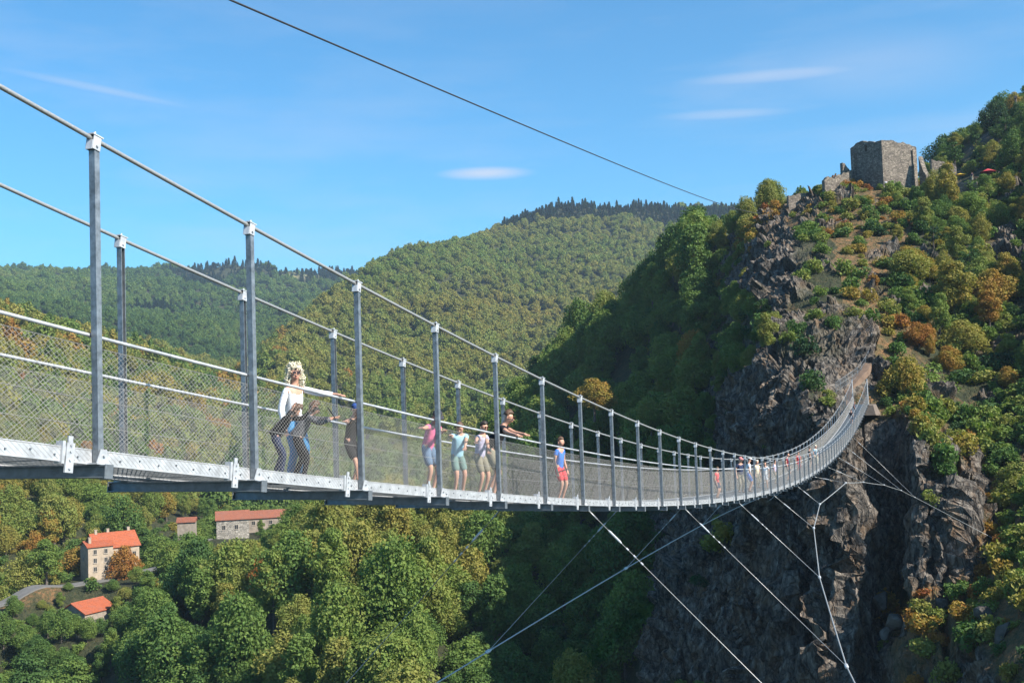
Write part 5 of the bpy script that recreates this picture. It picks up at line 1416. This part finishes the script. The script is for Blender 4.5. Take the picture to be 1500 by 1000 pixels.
# shirt tied round her waist
x = find_x(671, .50, .5)
person(x, .50, 1.50, -128, 'boy in light blue shirt and grey green shorts beside the girl in pink', None, 20, 0, hands=((find_x(678,.15,.6), .14, .62), (find_x(655,.1,.9), .10, .95)),
    vtop=617, look=(-40, -38), top=LBLUE, bottom=GREYG, blen='knee', hair=BROWNH, shoes=SHOE_D)
x = find_x(706, .40, .5)
person(x, .42, 1.46, -108, 'child in sunglasses, lilac patterned shirt and khaki shorts beside the man in black', None, 12, 0, hands=((find_x(717,.12,.8), .12, .74), (find_x(694,.12,.8), .12, .80)),
    vtop=618, look=(-15, -12), top=LILAC, bottom=KHAKI, blen='knee', hair=DARKH, glasses=True, slim=.84, shoes=SHOE_W)
x = find_x(722, .72, .5)
person(x, .70, 1.80, -78, 'man in black t-shirt leaning forward with forearms over the rail', None, 34, 0, hands=((find_x(772,.0,1.1), -.04, 1.16), (find_x(762,.0,1.1), .05, 1.15)),
    vtop=602, look=(-8, -15), top=BLACKC, bottom=KHAKI, blen='knee', hair=BROWNH, glasses=True, shoes=SHOE_D, feet=((-.15,.12,.075),(.0,-.12,.075)))
x = find_x(820, .60, .5)
person(x, .60, 1.56, -105, 'boy in bright blue t-shirt and red shorts standing alone behind the net', None, 6, 0, vtop=641, look=(-10, -5), top=BLUE, bottom=REDS, blen='knee', hair=BROWNH, slim=.84, shoes=simple('red_shoe', (.5,.05,.05), .6))
FARP = [(1047, 1.30, MAROON if False else REDS, NAVY, BROWNH, None, 'small child in red at the near edge of the far group'),
        (1085, 1.72, NAVY, KHAKI, BROWNH, ('cap', cloth('pale_red_cap', (.5,.2,.2))), 'person in pale red cap and navy top first of the far group'),
        (1097, 1.76, WHITE, BLUE, BROWNH, ('cap', WHITE), 'person in white cap and white shirt in the far group'),
        (1110, 1.66, CREAM, KHAKI, BLOND, None, 'person with fair hair and cream top in the far group'),
        (1122, 1.70, WHITE, WHITE, DARKH, None, 'dark haired person in white t-shirt in the far group'),
        (1136, 1.62, PALEV, KHAKI, BROWNH, None, 'person in pale violet top last of the far group'),
        (1155, 1.55, MAROON, NAVY, DARKH, None, 'person in maroon top at the start of the rising part of the deck'),
        (1168, 1.50, REDS, MAROON, BROWNH, None, 'person in red top beside the one in maroon on the rising deck'),
        (1186, 1.70, BLACKC, BLACKC, DARKH, None, 'person in black halfway up the rising deck'),
        (1196, 1.60, LBLUE, CREAM, BLOND, None, 'person in pale top behind the one in black on the rising deck'),
        (1246, 1.74, BLACKC, NAVY, DARKH, None, 'person in black near the far end frame of the footbridge'),
        (1250, 1.66, NAVY, BLACKC, DARKH, None, 'person in navy just before the far end frame of the footbridge')]
for i, (u, H, tp_, bt, hr_, ht, lab) in enumerate(FARP):
    y = (.55, .95, .75, 1.1, .6, .9, .7, 1.05, .8, .6, .7, 1.0)[i]
    person(find_x((1049,1084,1096,1108,1121,1134,1153,1169,1185,1194,1247,1251)[i], y, 1.0), y, H, (-100, -140, -70, -120, 170, -90)[i % 6], lab, 'walkers on the far half of the footbridge', 5, 0, look=((i*37) % 50-25, -8), top=tp_, bottom=bt, blen='long' if i % 2 else 'knee', hair=hr_, hat=ht, far=True, vtop=(684,670,670,674,676,674,663,662,655,652,600,588)[i])
# visitors by the castle
for i, (u, v, r, tp_, bt, lab) in enumerate([(1376,262,240,WHITE,NAVY,'visitor in white right beside the ruin on the crag'), (1384,262,241,BLACKC,KHAKI,'visitor in black beside the one in white near the ruin'),
        (1396,262,242,LBLUE,NAVY,'visitor in light blue left of the yellow canopy'), (1424,263,242,NAVY,CREAM,'visitor in navy between the two canopies'), (1298,275,225.5,WHITE,WHITE,'visitor in white at the foot of the castle corner')]):
    r_, _ = person(60, .8, 1.7, -120+i*30, lab, None, 3, 0, top=tp_, bottom=bt, hair=DARKH, far=True)
    q = at_r(u, v, r); r_.location = (q[0], q[1], q[2]-.2)
